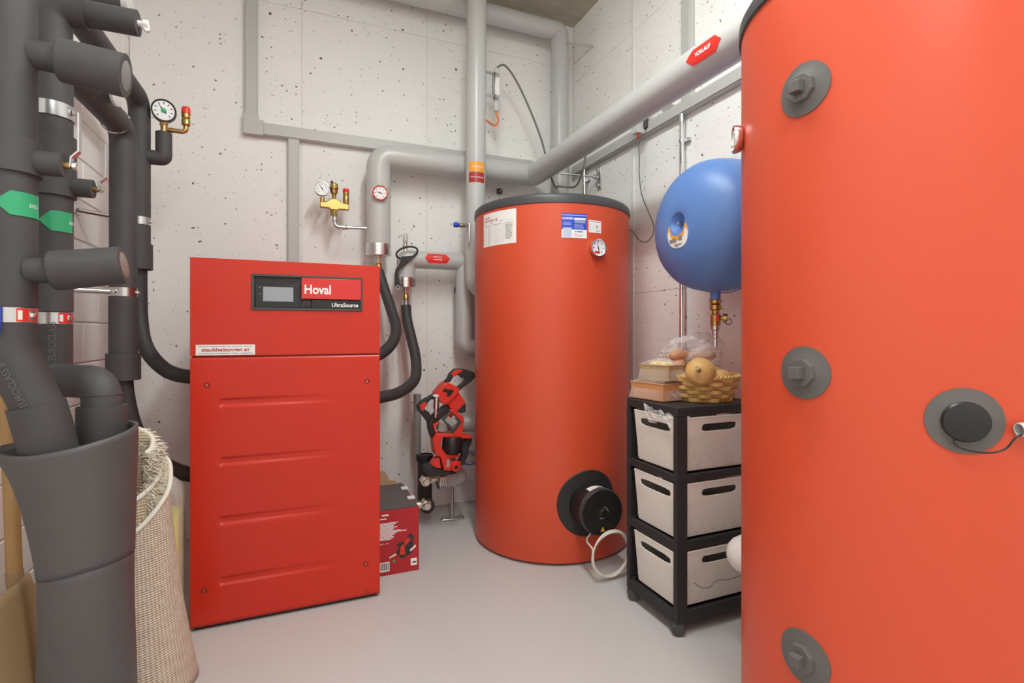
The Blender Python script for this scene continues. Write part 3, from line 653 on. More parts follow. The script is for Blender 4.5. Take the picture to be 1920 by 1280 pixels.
# tall riser in front of the back wall
pa = thing('insulated_pipe', 'slim upright grey pipe with orange and dark red labels', 'pipe', (.952, 2.832, 1.3))
jt(pa, 'jacket', [(.958, 2.832, ZC), (.945, 2.832, 1.33), (1.10, 2.86, 1.33)], .0575, .075)
pw_ = wrap((.949, 2.832, 0), (0, 0, 1), V((-.25, -1, 0)), .0585)
sa = tag(obj('pipe_label', MB().sheet(rect(-.045, .052, 1.998, 2.055, 10), pw_, .0006), m_orange), 'orange label on the slim upright pipe', 'label')
text('lettering', 'Heizband', .017, m_inkw, sa, lambda u, v, w: pw_(u+.006, v+2.027, w+.0012))
sb = tag(obj('pipe_label', MB().sheet(rect(-.045, .052, 1.938, 1.9945, 10), pw_, .0006), M('dark_red_label', (.42, .02, .015), .35)), 'dark red label under the orange one on the upright pipe', 'label')
text('lettering', 'Warmwasser', .0145, m_inkw, sb, lambda u, v, w: pw_(u+.006, v+1.967, w+.0012))

# pipe under the ceiling turning down in the corner
pd = thing('insulated_pipe', 'grey pipe under the ceiling that turns down in the room corner', 'pipe', (1.59, 3.0, 1.9))
jt(pd, 'jacket', [(-.30, 3.005, 3.065), (1.592, 3.005, 3.065), (1.592, 3.005, 1.55)], .0575, .03)
band(pd, (1.532, 3.005, 3.065), (1, 0, 0), .0575, .004, m_pvc, 'seam')

# lower pipe stub with valve at floor level
pe = thing('pipe_stub', 'domed grey pipe end with nickel valve and foot near the floor', 'pipe', (.84, 2.85, 0))
obj('domed_jacket', MB().lathe([(0, .075), (.018, .073), (.036, .064), (.048, .048), (.054, .028), (.0555, 0), (.0555, -.055)], (.822, 2.85, .250), (1, 0, 0), 36), m_pvc, pe)
for i in range(3): band(pe, (.760 - .013*i, 2.85, .250), (1, 0, 0), .0545, .011, m_alu, 'end_ring', .002)
obj('end_disc', MB().lathe([(.054, 0), (.050, -.004), (.02, -.010), (0, -.010)], (.729, 2.85, .250), (1, 0, 0), 28), m_alu, pe)
obj('valve_neck', MB().lathe([(.018, 0), (.018, -.02), (.024, -.022), (.024, -.036), (.016, -.040), (.016, -.07)], (.722, 2.85, .250), (1, 0, 0), 20), m_nickel, pe)
obj('valve_body', MB().poly_cyl((.655, 2.865, .250), (0, -1, 0), .030, .05, 6, .4), m_nickel, pe, bevel=.003, smooth=0)
obj('valve_cap', MB().lathe([(.019, .05), (.019, .066), (.016, .070), (0, .070)], (.655, 2.865, .250), (0, -1, 0), 20), m_nickel, pe)
obj('foot_rod', MB().cyl((.818, 2.862, .012), (.818, 2.862, .20), .0085, seg=14), m_steel, pe)
obj('foot_plate', MB().prism([(.750, -.012), (.886, -.022), (.888, .016), (.753, .022)], .001, .012, lambda u, v, w: (u, 2.862+v, w)), m_steel, pe, bevel=.003)
for x in (.770, .870): obj('foot_bolt', MB().poly_cyl((x, 2.862, .011), (0, 0, 1), .012, .012, 6), m_steel, pe, bevel=.001, smooth=0)
# black upright behind the tool
pk = thing('valve_riser', 'black upright pipe with nickel valves between tool and red box', 'pipe', (.655, 2.90, .06))
obj('black_pipe', MB().tube(fillet([(.672, 2.925, .37), (.672, 2.925, .10), (.672, 2.85, .10)], .03), .041, 24), m_hose, pk)
obj('grey_riser', MB().cyl((.640, 2.98, .36), (.640, 2.98, .72), .022), m_toolg, pk)
obj('clamp', MB().lathe([(.043, .340), (.049, .342), (.049, .374), (.043, .376)], (.672, 2.925, 0), seg=24), m_blackm, pk)
obj('valve_body', MB().poly_cyl((.655, 2.855, .122), (0, -1, 0), .030, .055, 6, .2), m_nickel, pk, bevel=.003, smooth=0)
obj('valve_cap', MB().lathe([(.021, .055), (.021, .072), (.018, .076), (0, .076)], (.655, 2.855, .122), (0, -1, 0), 20), m_nickel, pk)
obj('side_neck', MB().lathe([(.022, 0), (.022, .030), (.017, .034), (.017, .06), (.034, .062), (.034, .085), (0, .085)], (.632, 2.83, .122), (-1, 0, 0), 20), m_nickel, pk)
obj('steel_plate', MB().prism([(.545, .20), (.575, .20), (.585, .13), (.578, .05), (.560, .035), (.552, .09)], 2.80, 2.808), m_steel, pk, bevel=.002)
# short horizontal stub into the tank behind the tool
ps = tag(obj('pipe_stub', MB().cyl((.80, 2.905, .553), (1.12, 2.80, .553), .053, seg=28), m_pvc), 'short level grey pipe going into the squat tank behind the tool', 'pipe')
pg2 = thing('pipe_gauge', 'small blue-rimmed gauge half hidden behind the squat tank', 'gauge', (.945, 2.93, .324))
dial(pg2, (.950, 2.945, .324), (-.3, -1, .05), .038, .02, m_bluep, 120, rimname='blue_rim')
jt_ = tag(obj('insulated_pipe', MB().tube(fillet([(.915, 2.975, .324), (1.2, 2.90, .324)], .01), .045, 24), m_pvc), 'grey pipe stub low behind the squat tank beside the blue-rimmed gauge', 'pipe')

# small blue tap by the riser
bv = thing('drain_tap', 'little brass tap with blue knob left of the upright pipe', 'tap', (.89, 2.87, 1.70))
obj('brass_body', MB().lathe([(.010, 0), (.014, .006), (.014, .018), (.010, .026), (.010, .05)], (.860, 2.86, 1.702), (1, 0, 0), 16), m_brass, bv)
obj('blue_knob', MB().lathe([(0, -.034), (.012, -.034), (.0155, -.028), (.0155, -.012), (.011, -.004), (.011, .002)], (.860, 2.86, 1.702), (1, 0, 0), 16), m_bluep, bv)
obj('steel_lever', MB().tube(fillet([(.872, 2.845, 1.702), (.890, 2.80, 1.702), (.890, 2.765, 1.700), (.890, 2.765, 1.590)], .01, 5), .0055, 10), m_steel, bv)

# wall clamps behind the pipes
def wall_clamp(x, z, label, r=.014):
    t = thing('pipe_bracket', label, 'bracket', (x, YB, z))
    obj('plate', MB().box(x-.022, x+.022, YB-.006, YB, z-.020, z+.020), m_steel, t, bevel=.002)
    obj('hook', MB().ring([(x + r*math.cos(2*PI*k/18), YB-.018, z + r*math.sin(2*PI*k/18)) for k in range(18)], .004, 8), m_blackm, t)
    obj('rod', MB().cyl((x, YB-.004, z), (x, YB-.10, z), .005, seg=10), m_steel, t)
wall_clamp(.385, 1.93, 'upper small wall bracket behind the thermometer riser')
wall_clamp(.385, 1.58, 'lower small wall bracket behind the riser end ring')
wall_clamp(.925, 1.35, 'wall bracket below the red double-pointed sticker')
wall_clamp(1.21, 2.00, 'wall bracket under the thick pipe above the squat tank')

# ------------------------------------------------------------------ brass safety group
mg = thing('safety_group', 'brass manifold with gauge, vent and red-capped valve on back wall', 'manifold', (.18, 2.98, 1.66))
YM = 2.985
arch = [(.107, 1.792), (.14, 1.794), (.155, 1.806), (.17, 1.814), (.19, 1.814), (.205, 1.806), (.22, 1.794), (.258, 1.790), (.258, 1.758), (.205, 1.758), (.20, 1.752), (.16, 1.752), (.155, 1.760), (.107, 1.762)]
obj('body', MB().prism(arch, YM-.016, YM+.016), m_brass, mg, bevel=.009, seg=3)
obj('gauge_socket', MB().cyl((.119, YM, 1.785), (.119, YM, 1.818), .012, seg=16), m_brass, mg)
obj('nut', MB().poly_cyl((.180, YM, 1.722), (0, 0, 1), .023, .034, 6, .5), m_brass, mg, bevel=.002, smooth=0)
gb = obj('gauge_back', MB().cyl((.117, YM+.01, 1.862), (.117, YM-.012, 1.862), .037), m_black, mg)
dial(gb, (.117, YM-.008, 1.862), (.0, -1, .0), .0375, .014, m_chrome, 120, ticks=9)
obj('air_vent', MB().lathe([(.009, 1.808), (.011, 1.82), (.0105, 1.835), (.013, 1.842), (.019, 1.846), (.0205, 1.868), (.0235, 1.872), (.0235, 1.879), (.0205, 1.883), (.0205, 1.896), (.014, 1.902), (0, 1.902)], (.180, YM, 0), seg=22), m_brass, mg)
obj('vent_cap', MB().cyl((.168, YM-.004, 1.900), (.168, YM-.004, 1.912), .006, seg=12), m_black, mg)
sv = obj('safety_valve', MB().lathe([(.014, 1.785), (.015, 1.80), (.017, 1.812), (.0175, 1.83), (.0145, 1.838), (.0165, 1.845), (.0165, 1.858)], (.243, YM, 0), seg=18), m_brass, mg)
obj('red_cap', MB().lathe([(.0165, 1.856), (.0175, 1.858), (.0175, 1.872), (.015, 1.877), (0, 1.877)], (.243, YM, 0), seg=18), m_stred, sv)
obj('steel_elbow', MB().tube(fillet([(.183, YM, 1.73), (.183, YM, 1.663), (.235, YM, 1.663)], .032), .0105, 16), m_steel, mg)
obj('press_sleeve', MB().lathe([(.0125, 1.692), (.0145, 1.694), (.0145, 1.712), (.0125, 1.714), (.014, 1.718), (.014, 1.726)], (.183, YM, 0), seg=18), m_steel, mg)
obj('press_sleeve', MB().lathe([(.012, -.016), (.0145, -.014), (.0145, 0), (.0125, .002), (.014, .006), (.014, .014)], (.238, YM, 1.663), (1, 0, 0), 18), m_steel, mg)
obj('steel_pipe', MB().cyl((.235, YM, 1.663), (.362, YM, 1.668), .0095, seg=16), m_steel, mg)

# ------------------------------------------------------------------ black hoses to the cabinet
def hose(label, pts, r, collar=None):
    t = thing('hose', label, 'hose', pts[0]); obj('rubber_hose', MB().tube(spline(pts, 10), r, 20), m_hose, t)
    if collar:
        p0, p1, rr = collar; p0, p1 = V(p0), V(p1)
        obj('hose_ferrule', MB().lathe([(rr*.7, 0), (rr, .004), (rr, .012), (rr*.85, .016), (rr*1.05, .022), (rr*1.05, (p1-p0).length)], p0, p1-p0, 20), m_steel, t)
hose('short black hose curling into the upper right side of the red cabinet', [(.420, 2.985, 1.43), (.437, 2.96, 1.36), (.468, 2.88, 1.22), (.482, 2.78, 1.11), (.450, 2.69, 1.03), (.38, 2.61, .975), (.30, 2.56, .95)], .0285, ((.420, 2.985, 1.45), (.420, 2.985, 1.415), .022))
hose('longer black hose looping into the lower right side of the red cabinet', [(.573, 2.975, 1.235), (.577, 2.955, 1.15), (.592, 2.88, 1.02), (.597, 2.81, .92), (.565, 2.70, .83), (.47, 2.60, .78), (.36, 2.52, .768), (.29, 2.50, .768)], .0285, ((.573, 2.975, 1.27), (.573, 2.975, 1.215), .022))

# ------------------------------------------------------------------ sensor unit with cables on the riser
se = thing('sensor_unit', 'small steel-cased sensor with grey glands strapped beside the upright pipe', 'sensor', (1.10, 2.86, 2.5))
sx_, sy_ = 1.104, 2.90
obj('steel_case', MB().box(sx_-.016, sx_+.016, sy_-.016, sy_+.016, 2.495, 2.635), m_steel, se, bevel=.002)
obj('white_tag', MB().box(sx_-.012, sx_+.014, sy_-.0168, sy_-.0158, 2.51, 2.62), m_paper, se)
obj('upper_gland', MB().lathe([(.017, 2.633), (.0185, 2.637), (.0185, 2.662), (.013, 2.674), (.006, 2.676)], (sx_, sy_, 0), seg=18), m_lgrey, se)
obj('lower_gland', MB().lathe([(.006, 2.412), (.014, 2.416), (.019, 2.43), (.019, 2.462), (.016, 2.472), (.015, 2.497)], (sx_, sy_, 0), seg=18), m_lgrey, se)
for z in (2.625, 2.490): obj('strap_arm', MB().box(1.0, sx_, 2.862, 2.878, z-.006, z+.006).box(sx_-.03, sx_-.02, 2.862, 2.9, z-.006, z+.006), m_steel, se, bevel=.001)
obj('back_rail', MB().box(sx_-.032, sx_-.022, 2.87, 2.888, 2.490, 2.63), m_toolg, se, bevel=.002)
tag(obj('cable', MB().tube(spline([(sx_, sy_, 2.674), (1.13, 2.90, 2.70), (1.17, 2.90, 2.70), (1.24, 2.90, 2.62), (1.33, 2.90, 2.46), (1.41, 2.90, 2.28), (1.455, 2.90, 2.12), (1.46, 2.82, 1.98), (1.41, 2.68, 1.94), (1.43, 2.60, 1.915), (1.475, 2.58, 1.925), (1.525, 2.60, 2.01), (1.555, 2.62, 2.13), (1.57, 2.75, 2.20), (1.60, 2.9, 2.23)], 10), .0062, 10), m_grycab), 'dark grey cable arching from the sensor and looping under the thick pipe', 'cable')
tag(obj('cable', MB().tube(spline([(sx_, sy_, 2.413), (1.117, 2.90, 2.37), (1.105, 2.895, 2.335), (1.075, 2.89, 2.33), (1.03, 2.88, 2.345), (1.0, 2.875, 2.36)], 8), .006, 10), m_orcab), 'short orange cable bent below the sensor on the upright pipe', 'cable')

# ------------------------------------------------------------------ right wall fittings
ct = thing('metal_conduit', 'long shiny metal conduit on the right wall behind the blue vessel', 'conduit', (1.738, 2.0, 0))
obj('tube', MB().cyl((1.738, 2.003, .02), (1.738, 2.003, 2.15), .0125, seg=18), m_chrome, ct)
for z in (2.02, 1.0):
    obj('saddle_clip', MB().lathe([(.0135, -.008), (.0155, -.008), (.0155, .008), (.0135, .008)], (1.738, 2.003, z), seg=18).box(1.745, XR, 1.965, 2.003, z-.008, z+.008), m_steel, ct)
obj('end_sleeve', MB().cyl((1.738, 2.003, 2.11), (1.738, 2.003, 2.15), .0155, seg=18), m_steel, ct)
c2 = thing('metal_conduit', 'short metal conduit behind the squat tank near the corner', 'conduit', (1.738, 2.93, 1.5))
obj('tube', MB().cyl((1.738, 2.935, 1.4), (1.738, 2.935, 2.15), .0125, seg=18), m_chrome, c2)
obj('saddle_clip', MB().lathe([(.0135, -.008), (.0155, -.008), (.0155, .008), (.0135, .008)], (1.738, 2.935, 2.08), seg=18).box(1.745, XR, 2.90, 2.935, 2.072, 2.088), m_steel, c2)
wbk = thing('wall_bracket', 'zinc bracket plate with two bolts and rod above the squat tank', 'bracket', (XR, 2.79, 2.06))
obj('plate', MB().box(XR-.008, XR, 2.768, 2.806, 1.985, 2.135), m_steel, wbk, bevel=.002)
for z in (2.112, 2.01): obj('bolt', MB().poly_cyl((XR-.008, 2.787, z), (-1, 0, 0), .015, .014, 6), m_steel, wbk, bevel=.002, smooth=0)
obj('threaded_rod', MB().cyl((XR-.008, 2.787, 2.062), (1.42, 2.90, 2.09), .0055, seg=10), m_steel, wbk)
obj('lock_nut', MB().poly_cyl((XR-.012, 2.789, 2.0625), (-1, .2, .05), .014, .03, 6), m_steel, wbk, bevel=.001, smooth=0)
tag(obj('steel_pin', MB().cyl((XR, 2.86, 2.93), (1.60, 2.96, 2.965), .006, seg=10), m_steel), 'thin steel pin sticking out of the wall high in the corner', 'pin')
jx = thing('junction_box', 'small grey transmitter box under the thick pipe on the trunking', 'box', (1.69, 2.30, 2.20))
obj('case', MB().box(1.668, 1.722, 2.272, 2.322, 2.152, 2.245), m_lgrey, jx, bevel=.003)
obj('back_plate', MB().box(1.710, 1.727, 2.25, 2.345, 2.175, 2.27), m_dgrey, jx, bevel=.002)
obj('indicator_light', MB().lathe([(0, .002), (.003, .001), (.003, 0)], (1.668, 2.300, 2.192), (-1, 0, 0), 10), m_inkw, jx)
obj('red_plug', MB().lathe([(.005, 0), (.009, .004), (.0095, .024)], (1.698, 2.295, 2.130), seg=12), m_stred, jx)
tag(obj('cable', MB().tube(spline([(1.698, 2.295, 2.135), (1.70, 2.30, 2.09), (1.702, 2.295, 2.03), (1.706, 2.302, 1.95), (1.712, 2.29, 1.83), (1.72, 2.24, 1.72), (1.722, 2.20, 1.64), (1.722, 2.21, 1.59), (1.720, 2.26, 1.565), (1.72, 2.32, 1.585), (1.722, 2.38, 1.64), (1.722, 2.45, 1.68)], 10), .0028, 8), m_grycab), 'thin dark wire dangling on the right wall behind the blue vessel', 'wire')
wc = thing('wall_switch_box', 'white plastic junction cover on the right wall above the trunking', 'box', (XR, 2.13, 2.25))
obj('cover', MB().box(XR-.028, XR, 2.085, 2.155, 2.235, 2.330), m_white, wc, bevel=.004)
obj('gland', MB().box(XR-.030, XR, 2.165, 2.185, 2.215, 2.34), m_white, wc, bevel=.004)

# ------------------------------------------------------------------ blue expansion vessel
ev = thing('expansion_vessel', 'blue drum-shaped expansion vessel hung on the right wall', 'vessel', (1.54, 1.565, 1.30))
EZ, EY, ER, EXm = 1.50, 1.568, .258, 1.528
prof = [(0, -.158), (.022, -.160), (.030, -.172), (.036, -.183), (.040, -.189), (.046, -.191), (.09, -.186), (.14, -.172), (.185, -.150), (.22, -.122), (.243, -.088), (.254, -.050), (ER, -.012), (ER+.002, 0),
        (ER, .012), (.254, .05), (.243, .088), (.22, .122), (.185, .150), (.14, .168), (0, .172)]
obj('shell', MB().lathe(prof, (EXm, EY, EZ), (1, 0, 0), 72), m_blue, ev)
obj('weld_seam', MB().lathe([(ER+.001, -.006), (ER+.0045, -.003), (ER+.0045, .003), (ER+.001, .006)], (EXm+.05, EY, EZ), (1, 0, 0), 72), m_blue, ev)
obj('fill_valve', MB().lathe([(.004, 0), (.004, .018), (.006, .019), (.006, .030), (0, .031)], (EXm-.156, EY, EZ), (-1, 0, 0), 12), m_nickel, ev)
def evf(u, v, w):   # label on the domed face: u across (towards the camera), v up
    r = math.hypot(u, v)
    for (r0, h0), (r1, h1) in zip(prof[4:], prof[5:]):
        if r0 <= r <= r1: h = h0 + (h1-h0)*(r-r0)/(r1-r0); break
    else: h = -.19
    return V((EXm + h - .0008 - w, EY - u, EZ + v))
cols = []; cols2 = []
for i in range(17):
    u = -.058 + .116*i/16; q = abs(u/.058)
    lo_ = -.044 - .052*math.sqrt(max(0, 1-q**2.4)); hi = -math.sqrt(max(0, .046**2 - u*u)) - .004 if abs(u) < .043 else -.006 - .03*((q-.74)/.26)**2
    hi = max(hi, lo_+.003); cols.append((u, lo_, hi)); cols2.append((u, max(lo_, hi-.016), hi))
vl = obj('vessel_label', MB().sheet(cols, evf, .0005, sub=4), m_paper, ev)
obj('orange_edge', MB().sheet(cols2, lambda u, v, w: evf(u, v, w+.001), .0003, sub=2), m_orange, vl)
obj('printed_marks', lines(lambda u, v, w: evf(u, v, w+.0012), [(-.045, -.006, -.066, .014), (.008, .026, -.060, .018), (-.02, .02, -.082, .004), (-.014, .004, -.088, .003)]), m_ink, vl)
obj('neck', MB().lathe([(.019, .06), (.019, .0), (.0155, -.004)], (EXm, EY, EZ-ER-.030), seg=20), m_blue, ev)
vz = EZ - ER - .03
fv = obj('brass_fitting', MB().lathe([(.014, .0), (.022, -.003), (.022, -.016), (.015, -.019), (.022, -.024), (.022, -.040), (.014, -.045), (.014, -.058), (.019, -.062), (.019, -.105), (.013, -.108)], (EXm, EY, vz), seg=20), m_brass, ev)
obj('red_handle', MB().prism([(-.008, -.010), (.005, -.012), (.010, .018), (-.004, .016)], -.026, -.018, lambda u, v, w: (EXm - .012 + u, EY + w, vz - .078 + v)), m_stred, fv, bevel=.002)
obj('side_port', MB().lathe([(.008, 0), (.008, -.024), (.015, -.026), (.015, -.040), (0, -.040)], (EXm+.006, EY, vz-.074), (-.7, .7, 0), 16), m_brass, fv)
obj('side_cap', MB().lathe([(.007, 0), (.007, .014), (.0165, .016), (.0165, .03), (0, .03)], (EXm+.012, EY-.006, vz-.074), (.6, -.8, 0), 16), m_brass, fv)
obj('cap_tether', MB().ring([(EXm+.036 + .016*math.cos(2*PI*k/18), EY-.03, vz-.088 + .012*math.sin(2*PI*k/18)) for k in range(18)], .0015, 6), m_black, fv)
obj('steel_tail', MB().lathe([(.0175, -.105), (.0175, -.120), (.012, -.124), (.012, -.140), (.0145, -.142), (.0145, -.152), (.0115, -.156), (.0115, -.19)], (EXm, EY+.0, vz), seg=18), m_steel, ev)
obj('wall_mount', MB().box(EXm+.165, XR, EY-.06, EY+.06, EZ-.02, EZ+.19), m_blue, ev, bevel=.004)

# ------------------------------------------------------------------ drawer tower
TX0, TX1, TY0, TY1, TZ = 1.236, 1.640, 1.450, 1.752, .815
tw = thing('drawer_tower', 'black three-drawer plastic tower on castors with cream perforated drawers', 'drawer tower', (1.43, 1.60, 0))
obj('top_board', MB().box(TX0, TX1, TY0, TY1, .781, TZ), m_blackm, tw, bevel=.004)
for z0, z1, nm in ((.545, .572, 'shelf'), (.302, .334, 'shelf'), (.045, .086, 'base_shelf')):
    b = MB().box(TX0, TX1, TY0, TY0+.018, z0, z1).box(TX0, TX1, TY1-.018, TY1, z0, z1).box(TX0, TX0+.018, TY0+.018, TY1-.018, z0, z1).box(TX1-.018, TX1, TY0+.018, TY1-.018, z0, z1)
    b.box(TX0+.018, TX1-.018, TY0+.018, TY1-.018, z0+.004, z0+.010)
    obj(nm, b, m_blackm, tw, bevel=.002)
for x, y, sx_, sy_ in ((TX0, TY0, 1, 1), (TX1, TY0, -1, 1), (TX0, TY1, 1, -1), (TX1, TY1, -1, -1)):
    for z0, z1 in ((.086, .302), (.334, .545), (.572, .781)):
        ax, ay = .047, .020
        b = MB()
        for k in (0, 1):
            pass
        # L-shaped tapering upright
        poly = [(x, y), (x + sx_*ax, y), (x + sx_*ax, y + sy_*.012), (x + sx_*.012, y + sy_*.012), (x + sx_*.012, y + sy_*ay), (x, y + sy_*ay)]
        b.prism(poly, z0, z1, lambda u, v, w: (u, v, w))
        obj('upright', b, m_blackm, tw, bevel=.0015, smooth=0)
for z0, z1 in ((.086, .302), (.334, .545), (.572, .781)):
    for yy in (TY1-.034, TY0+.006):
        obj('runner', MB().box(TX0+.012, TX1-.012, yy, yy+.020 if yy > 1.6 else yy+.004, z1-.045, z1-.012), m_black, tw, bevel=.002)
def slot_panel(p00, p10, p11, p01, w, h, slot, nrmv):
    """quad panel with a stadium hand hole; corners in order, size w x h, slot = (cx, cy, half length, radius)"""
    p00, p10, p11, p01 = map(V, (p00, p10, p11, p01))
    def mp(u, v): a, b_ = u/w, v/h; return p00*(1-a)*(1-b_) + p10*a*(1-b_) + p11*a*b_ + p01*(1-a)*b_
    cx, cy, hl, r = slot; angs = set(2*PI*k/48 for k in range(48))
    for X, Y in ((0, 0), (w, 0), (w, h), (0, h)): angs.add(math.atan2(Y-cy, X-cx) % (2*PI))
    inn, out = [], []
    for a in sorted(angs):
        c_, s_ = math.cos(a), math.sin(a)
        # ray to stadium
        t = r/abs(s_) if abs(s_) > 1e-6 else 1e9
        if abs(c_*t) > hl:
            sg = 1 if c_ > 0 else -1; bq = -sg*hl*c_; t = -bq + math.sqrt(max(0, bq*bq - (hl*hl - r*r)))
        inn.append((cx + c_*t, cy + s_*t))
        tx = (w-cx)/c_ if c_ > 1e-9 else (-cx/c_ if c_ < -1e-9 else 1e9); ty = (h-cy)/s_ if s_ > 1e-9 else (-cy/s_ if s_ < -1e-9 else 1e9)
        t = min(tx, ty); out.append((cx + c_*t, cy + s_*t))
    n = len(inn); b = MB()
    return [mp(*p) for p in inn], [mp(*p) for p in out], n
def drawer(z0, z1):
    x0, x1, y0, y1 = TX0+.004, TX1-.008, TY0+.004, TY1-.050; tp = .012; b = MB(); h = z1-z0
    cor = lambda z, k: [(x0+k, y0+k, z), (x1-k, y0+k, z), (x1-k, y1-k, z), (x0+k, y1-k, z)]
    lo_, hi_ = cor(z0, tp), cor(z1, 0); slotlines = []
    for i in range(4):
        j = (i+1) % 4; wv = (V(hi_[j])-V(hi_[i])).length
        hl = .070 if wv > .3 else .076
        inn, out, n = slot_panel(lo_[i], lo_[j], hi_[j], hi_[i], wv, h, (wv/2, h*.80, hl, .0155), None)
        o_ = len(b.v); b.v += [tuple(p) for p in inn + out]
        b.f += [(o_+k, o_+(k+1) % n, o_+n+(k+1) % n, o_+n+k) for k in range(n)]; slotlines.append(inn)
    b.add(lo_, [(0, 1, 2, 3)])
    o_ = obj('drawer', b, m_cream, tw, smooth=0, solid=.0022)
    at = o_.data.attributes.new('perf', 'FLOAT', 'POINT')
    for i, v in enumerate(o_.data.vertices): at.data[i].value = 1.0 if v.co.z < z0 + h*.66 else 0.0
    rim = MB()
    P = [V(p) for p in hi_]
    for i in range(4): rim.tube([P[i], P[(i+1) % 4]], .0035, 8)
    obj('rim', rim, m_cream, o_)
    for inn in slotlines[:1] + slotlines[3:]:
        obj('slot_lip', MB().ring(inn, .0022, 6), m_cream, o_)
    return o_
for z0, z1 in ((.098, .292), (.344, .536), (.582, .772)): drawer(z0, z1)
for x, y in ((TX0+.02, TY0+.02), (TX1-.03, TY0+.02), (TX0+.02, TY1-.02), (TX1-.03, TY1-.02)):
    cs = obj('castor', MB().lathe([(0, .024), (.020, .024), (.024, .018), (.024, -.002), (.020, -.008), (.010, -.012), (.010, -.02)], (x, y-.0, .024), (-.5, -.85, 0), 24), m_dgrey, tw)
    obj('castor_hood', MB().prism([(.026*math.cos(a), .026*math.sin(a)) for a in [PI*k/10 for k in range(11)]], -.012, .012, lambda u, v, w: (x + u*.85 - w*.5, y - u*.5 - w*.85, .026 + v)), m_dgrey, cs)
    obj('castor_pin', MB().cyl((x, y, .03), (x, y, .05), .006, seg=10), m_steel, cs)

# ------------------------------------------------------------------ food on the tower
def punnet(label, loc, rz, L, W, H, mats, group='wrapped punnets on the tower'):
    t = thing('cardboard_punnet', label, 'punnet', loc, group); c, s = math.cos(rz), math.sin(rz); o = V(loc)
    T = lambda x, y, z: o + V((x*c - y*s, x*s + y*c, z))
    def ring_(k, z): return [T(-L/2-k, -W/2-k, z), T(L/2+k, -W/2-k, z), T(L/2+k, W/2+k, z), T(-L/2-k, W/2+k, z)]
    b = MB(); lo_, hi_ = ring_(-.008, .002), ring_(0, H)
    for i in range(4):
        j = (i+1) % 4; b.add([lo_[i], lo_[j], hi_[j], hi_[i]], [(0, 1, 2, 3)])
    b.add(lo_, [(0, 3, 2, 1)])
    tr = obj('tray', b, mats, t, solid=.002, smooth=0)
    for i in range(4):
        a, d = hi_[i], hi_[(i+1) % 4]; obj('tray_rim', MB().tube([a, d], .0022, 6), m_card, tr)
    # shrink film: slightly puffed, wrinkled cover
    f = MB(); nx, ny = 14, 10
    for j in range(ny+1):
        for i in range(nx+1):
            u, v = i/nx*2-1, j/ny*2-1; e_ = max(abs(u), abs(v))
            z = H + .022*(1-u*u)*(1-v*v) + random.uniform(-.0025, .0025) + .003
            if e_ > .99: z = .006
            f.v.append(tuple(T(u*(L/2+.004), v*(W/2+.004), z)))
    f.f = [(j*(nx+1)+i, j*(nx+1)+i+1, (j+1)*(nx+1)+i+1, (j+1)*(nx+1)+i) for j in range(ny) for i in range(nx)]
    obj('film', f, m_film, t, smooth=60)
    for ex in (-1, 1):
        g = MB(); pp = []
        for k in range(9):
            a = PI*2*k/9; pp.append(T(ex*(L/2+.006+.016*abs(math.sin(a*1.5))), .024*math.cos(a)*(1+.4*math.sin(3*a)), H*.45 + .020*math.sin(a)))
        g.add([T(ex*(L/2+.002), 0, H*.45)] + pp, [(0, 1+k, 1+(k+1) % 9) for k in range(9)])
        obj('film_twist', g, m_film, t, smooth=0)
    return T
def veg(name, label, c, r, rot, mat, cat, group, dent=.03):
    return tag(obj(name, MB().ell(c, r, Matrix.Rotation(rot[0], 3, 'Z') @ Matrix.Rotation(rot[1], 3, 'Y'), 16, 10, dent), mat), label, cat, group)
PL = (1.312, 1.655, TZ+.001)
punnet('long low cardboard punnet of potatoes at the tower corner', PL, math.radians(90+8), .175, .118, .068, m_cardo)
T2 = (1.315, 1.630, TZ+.078)
punnet('smaller wrapped cardboard punnet stacked on top of the other', T2, math.radians(90+14), .140, .100, .062, m_card)
for i, (dx, dy, dz, rx) in enumerate([(-.018, -.052, .066, .026), (.022, -.045, .070, .026), (-.018, .01, .045, .024), (.020, .02, .045, .024), (0, .055, .050, .026)]):
    veg('potato', ['yellow potato at the near left end of the lower punnet', 'yellow potato at the near right end of the lower punnet', 'potato half hidden under the upper punnet on its wall side', 'potato half hidden under the upper punnet on its basket side', 'potato at the far end of the lower punnet'][i],
        (PL[0]+dx, PL[1]+dy, PL[2]+dz-.016), (rx, .021, .020), (i*.9, .1), m_pot, 'potato', 'potatoes in the lower punnet')
for i, (dx, dy) in enumerate([(-.016, -.035), (.018, -.018), (-.014, .025), (.016, .04)]):
    veg('onion', ['pale onion nearest the viewer in the upper punnet', 'pale onion beside the basket in the upper punnet', 'pale onion at the back in the upper punnet', 'pale onion at the far corner in the upper punnet'][i],
        (T2[0]+dx, T2[1]+dy, T2[2]+.056), (.023, .022, .020), (i, 0), m_onion, 'onion', 'onions in the upper punnet', .02)
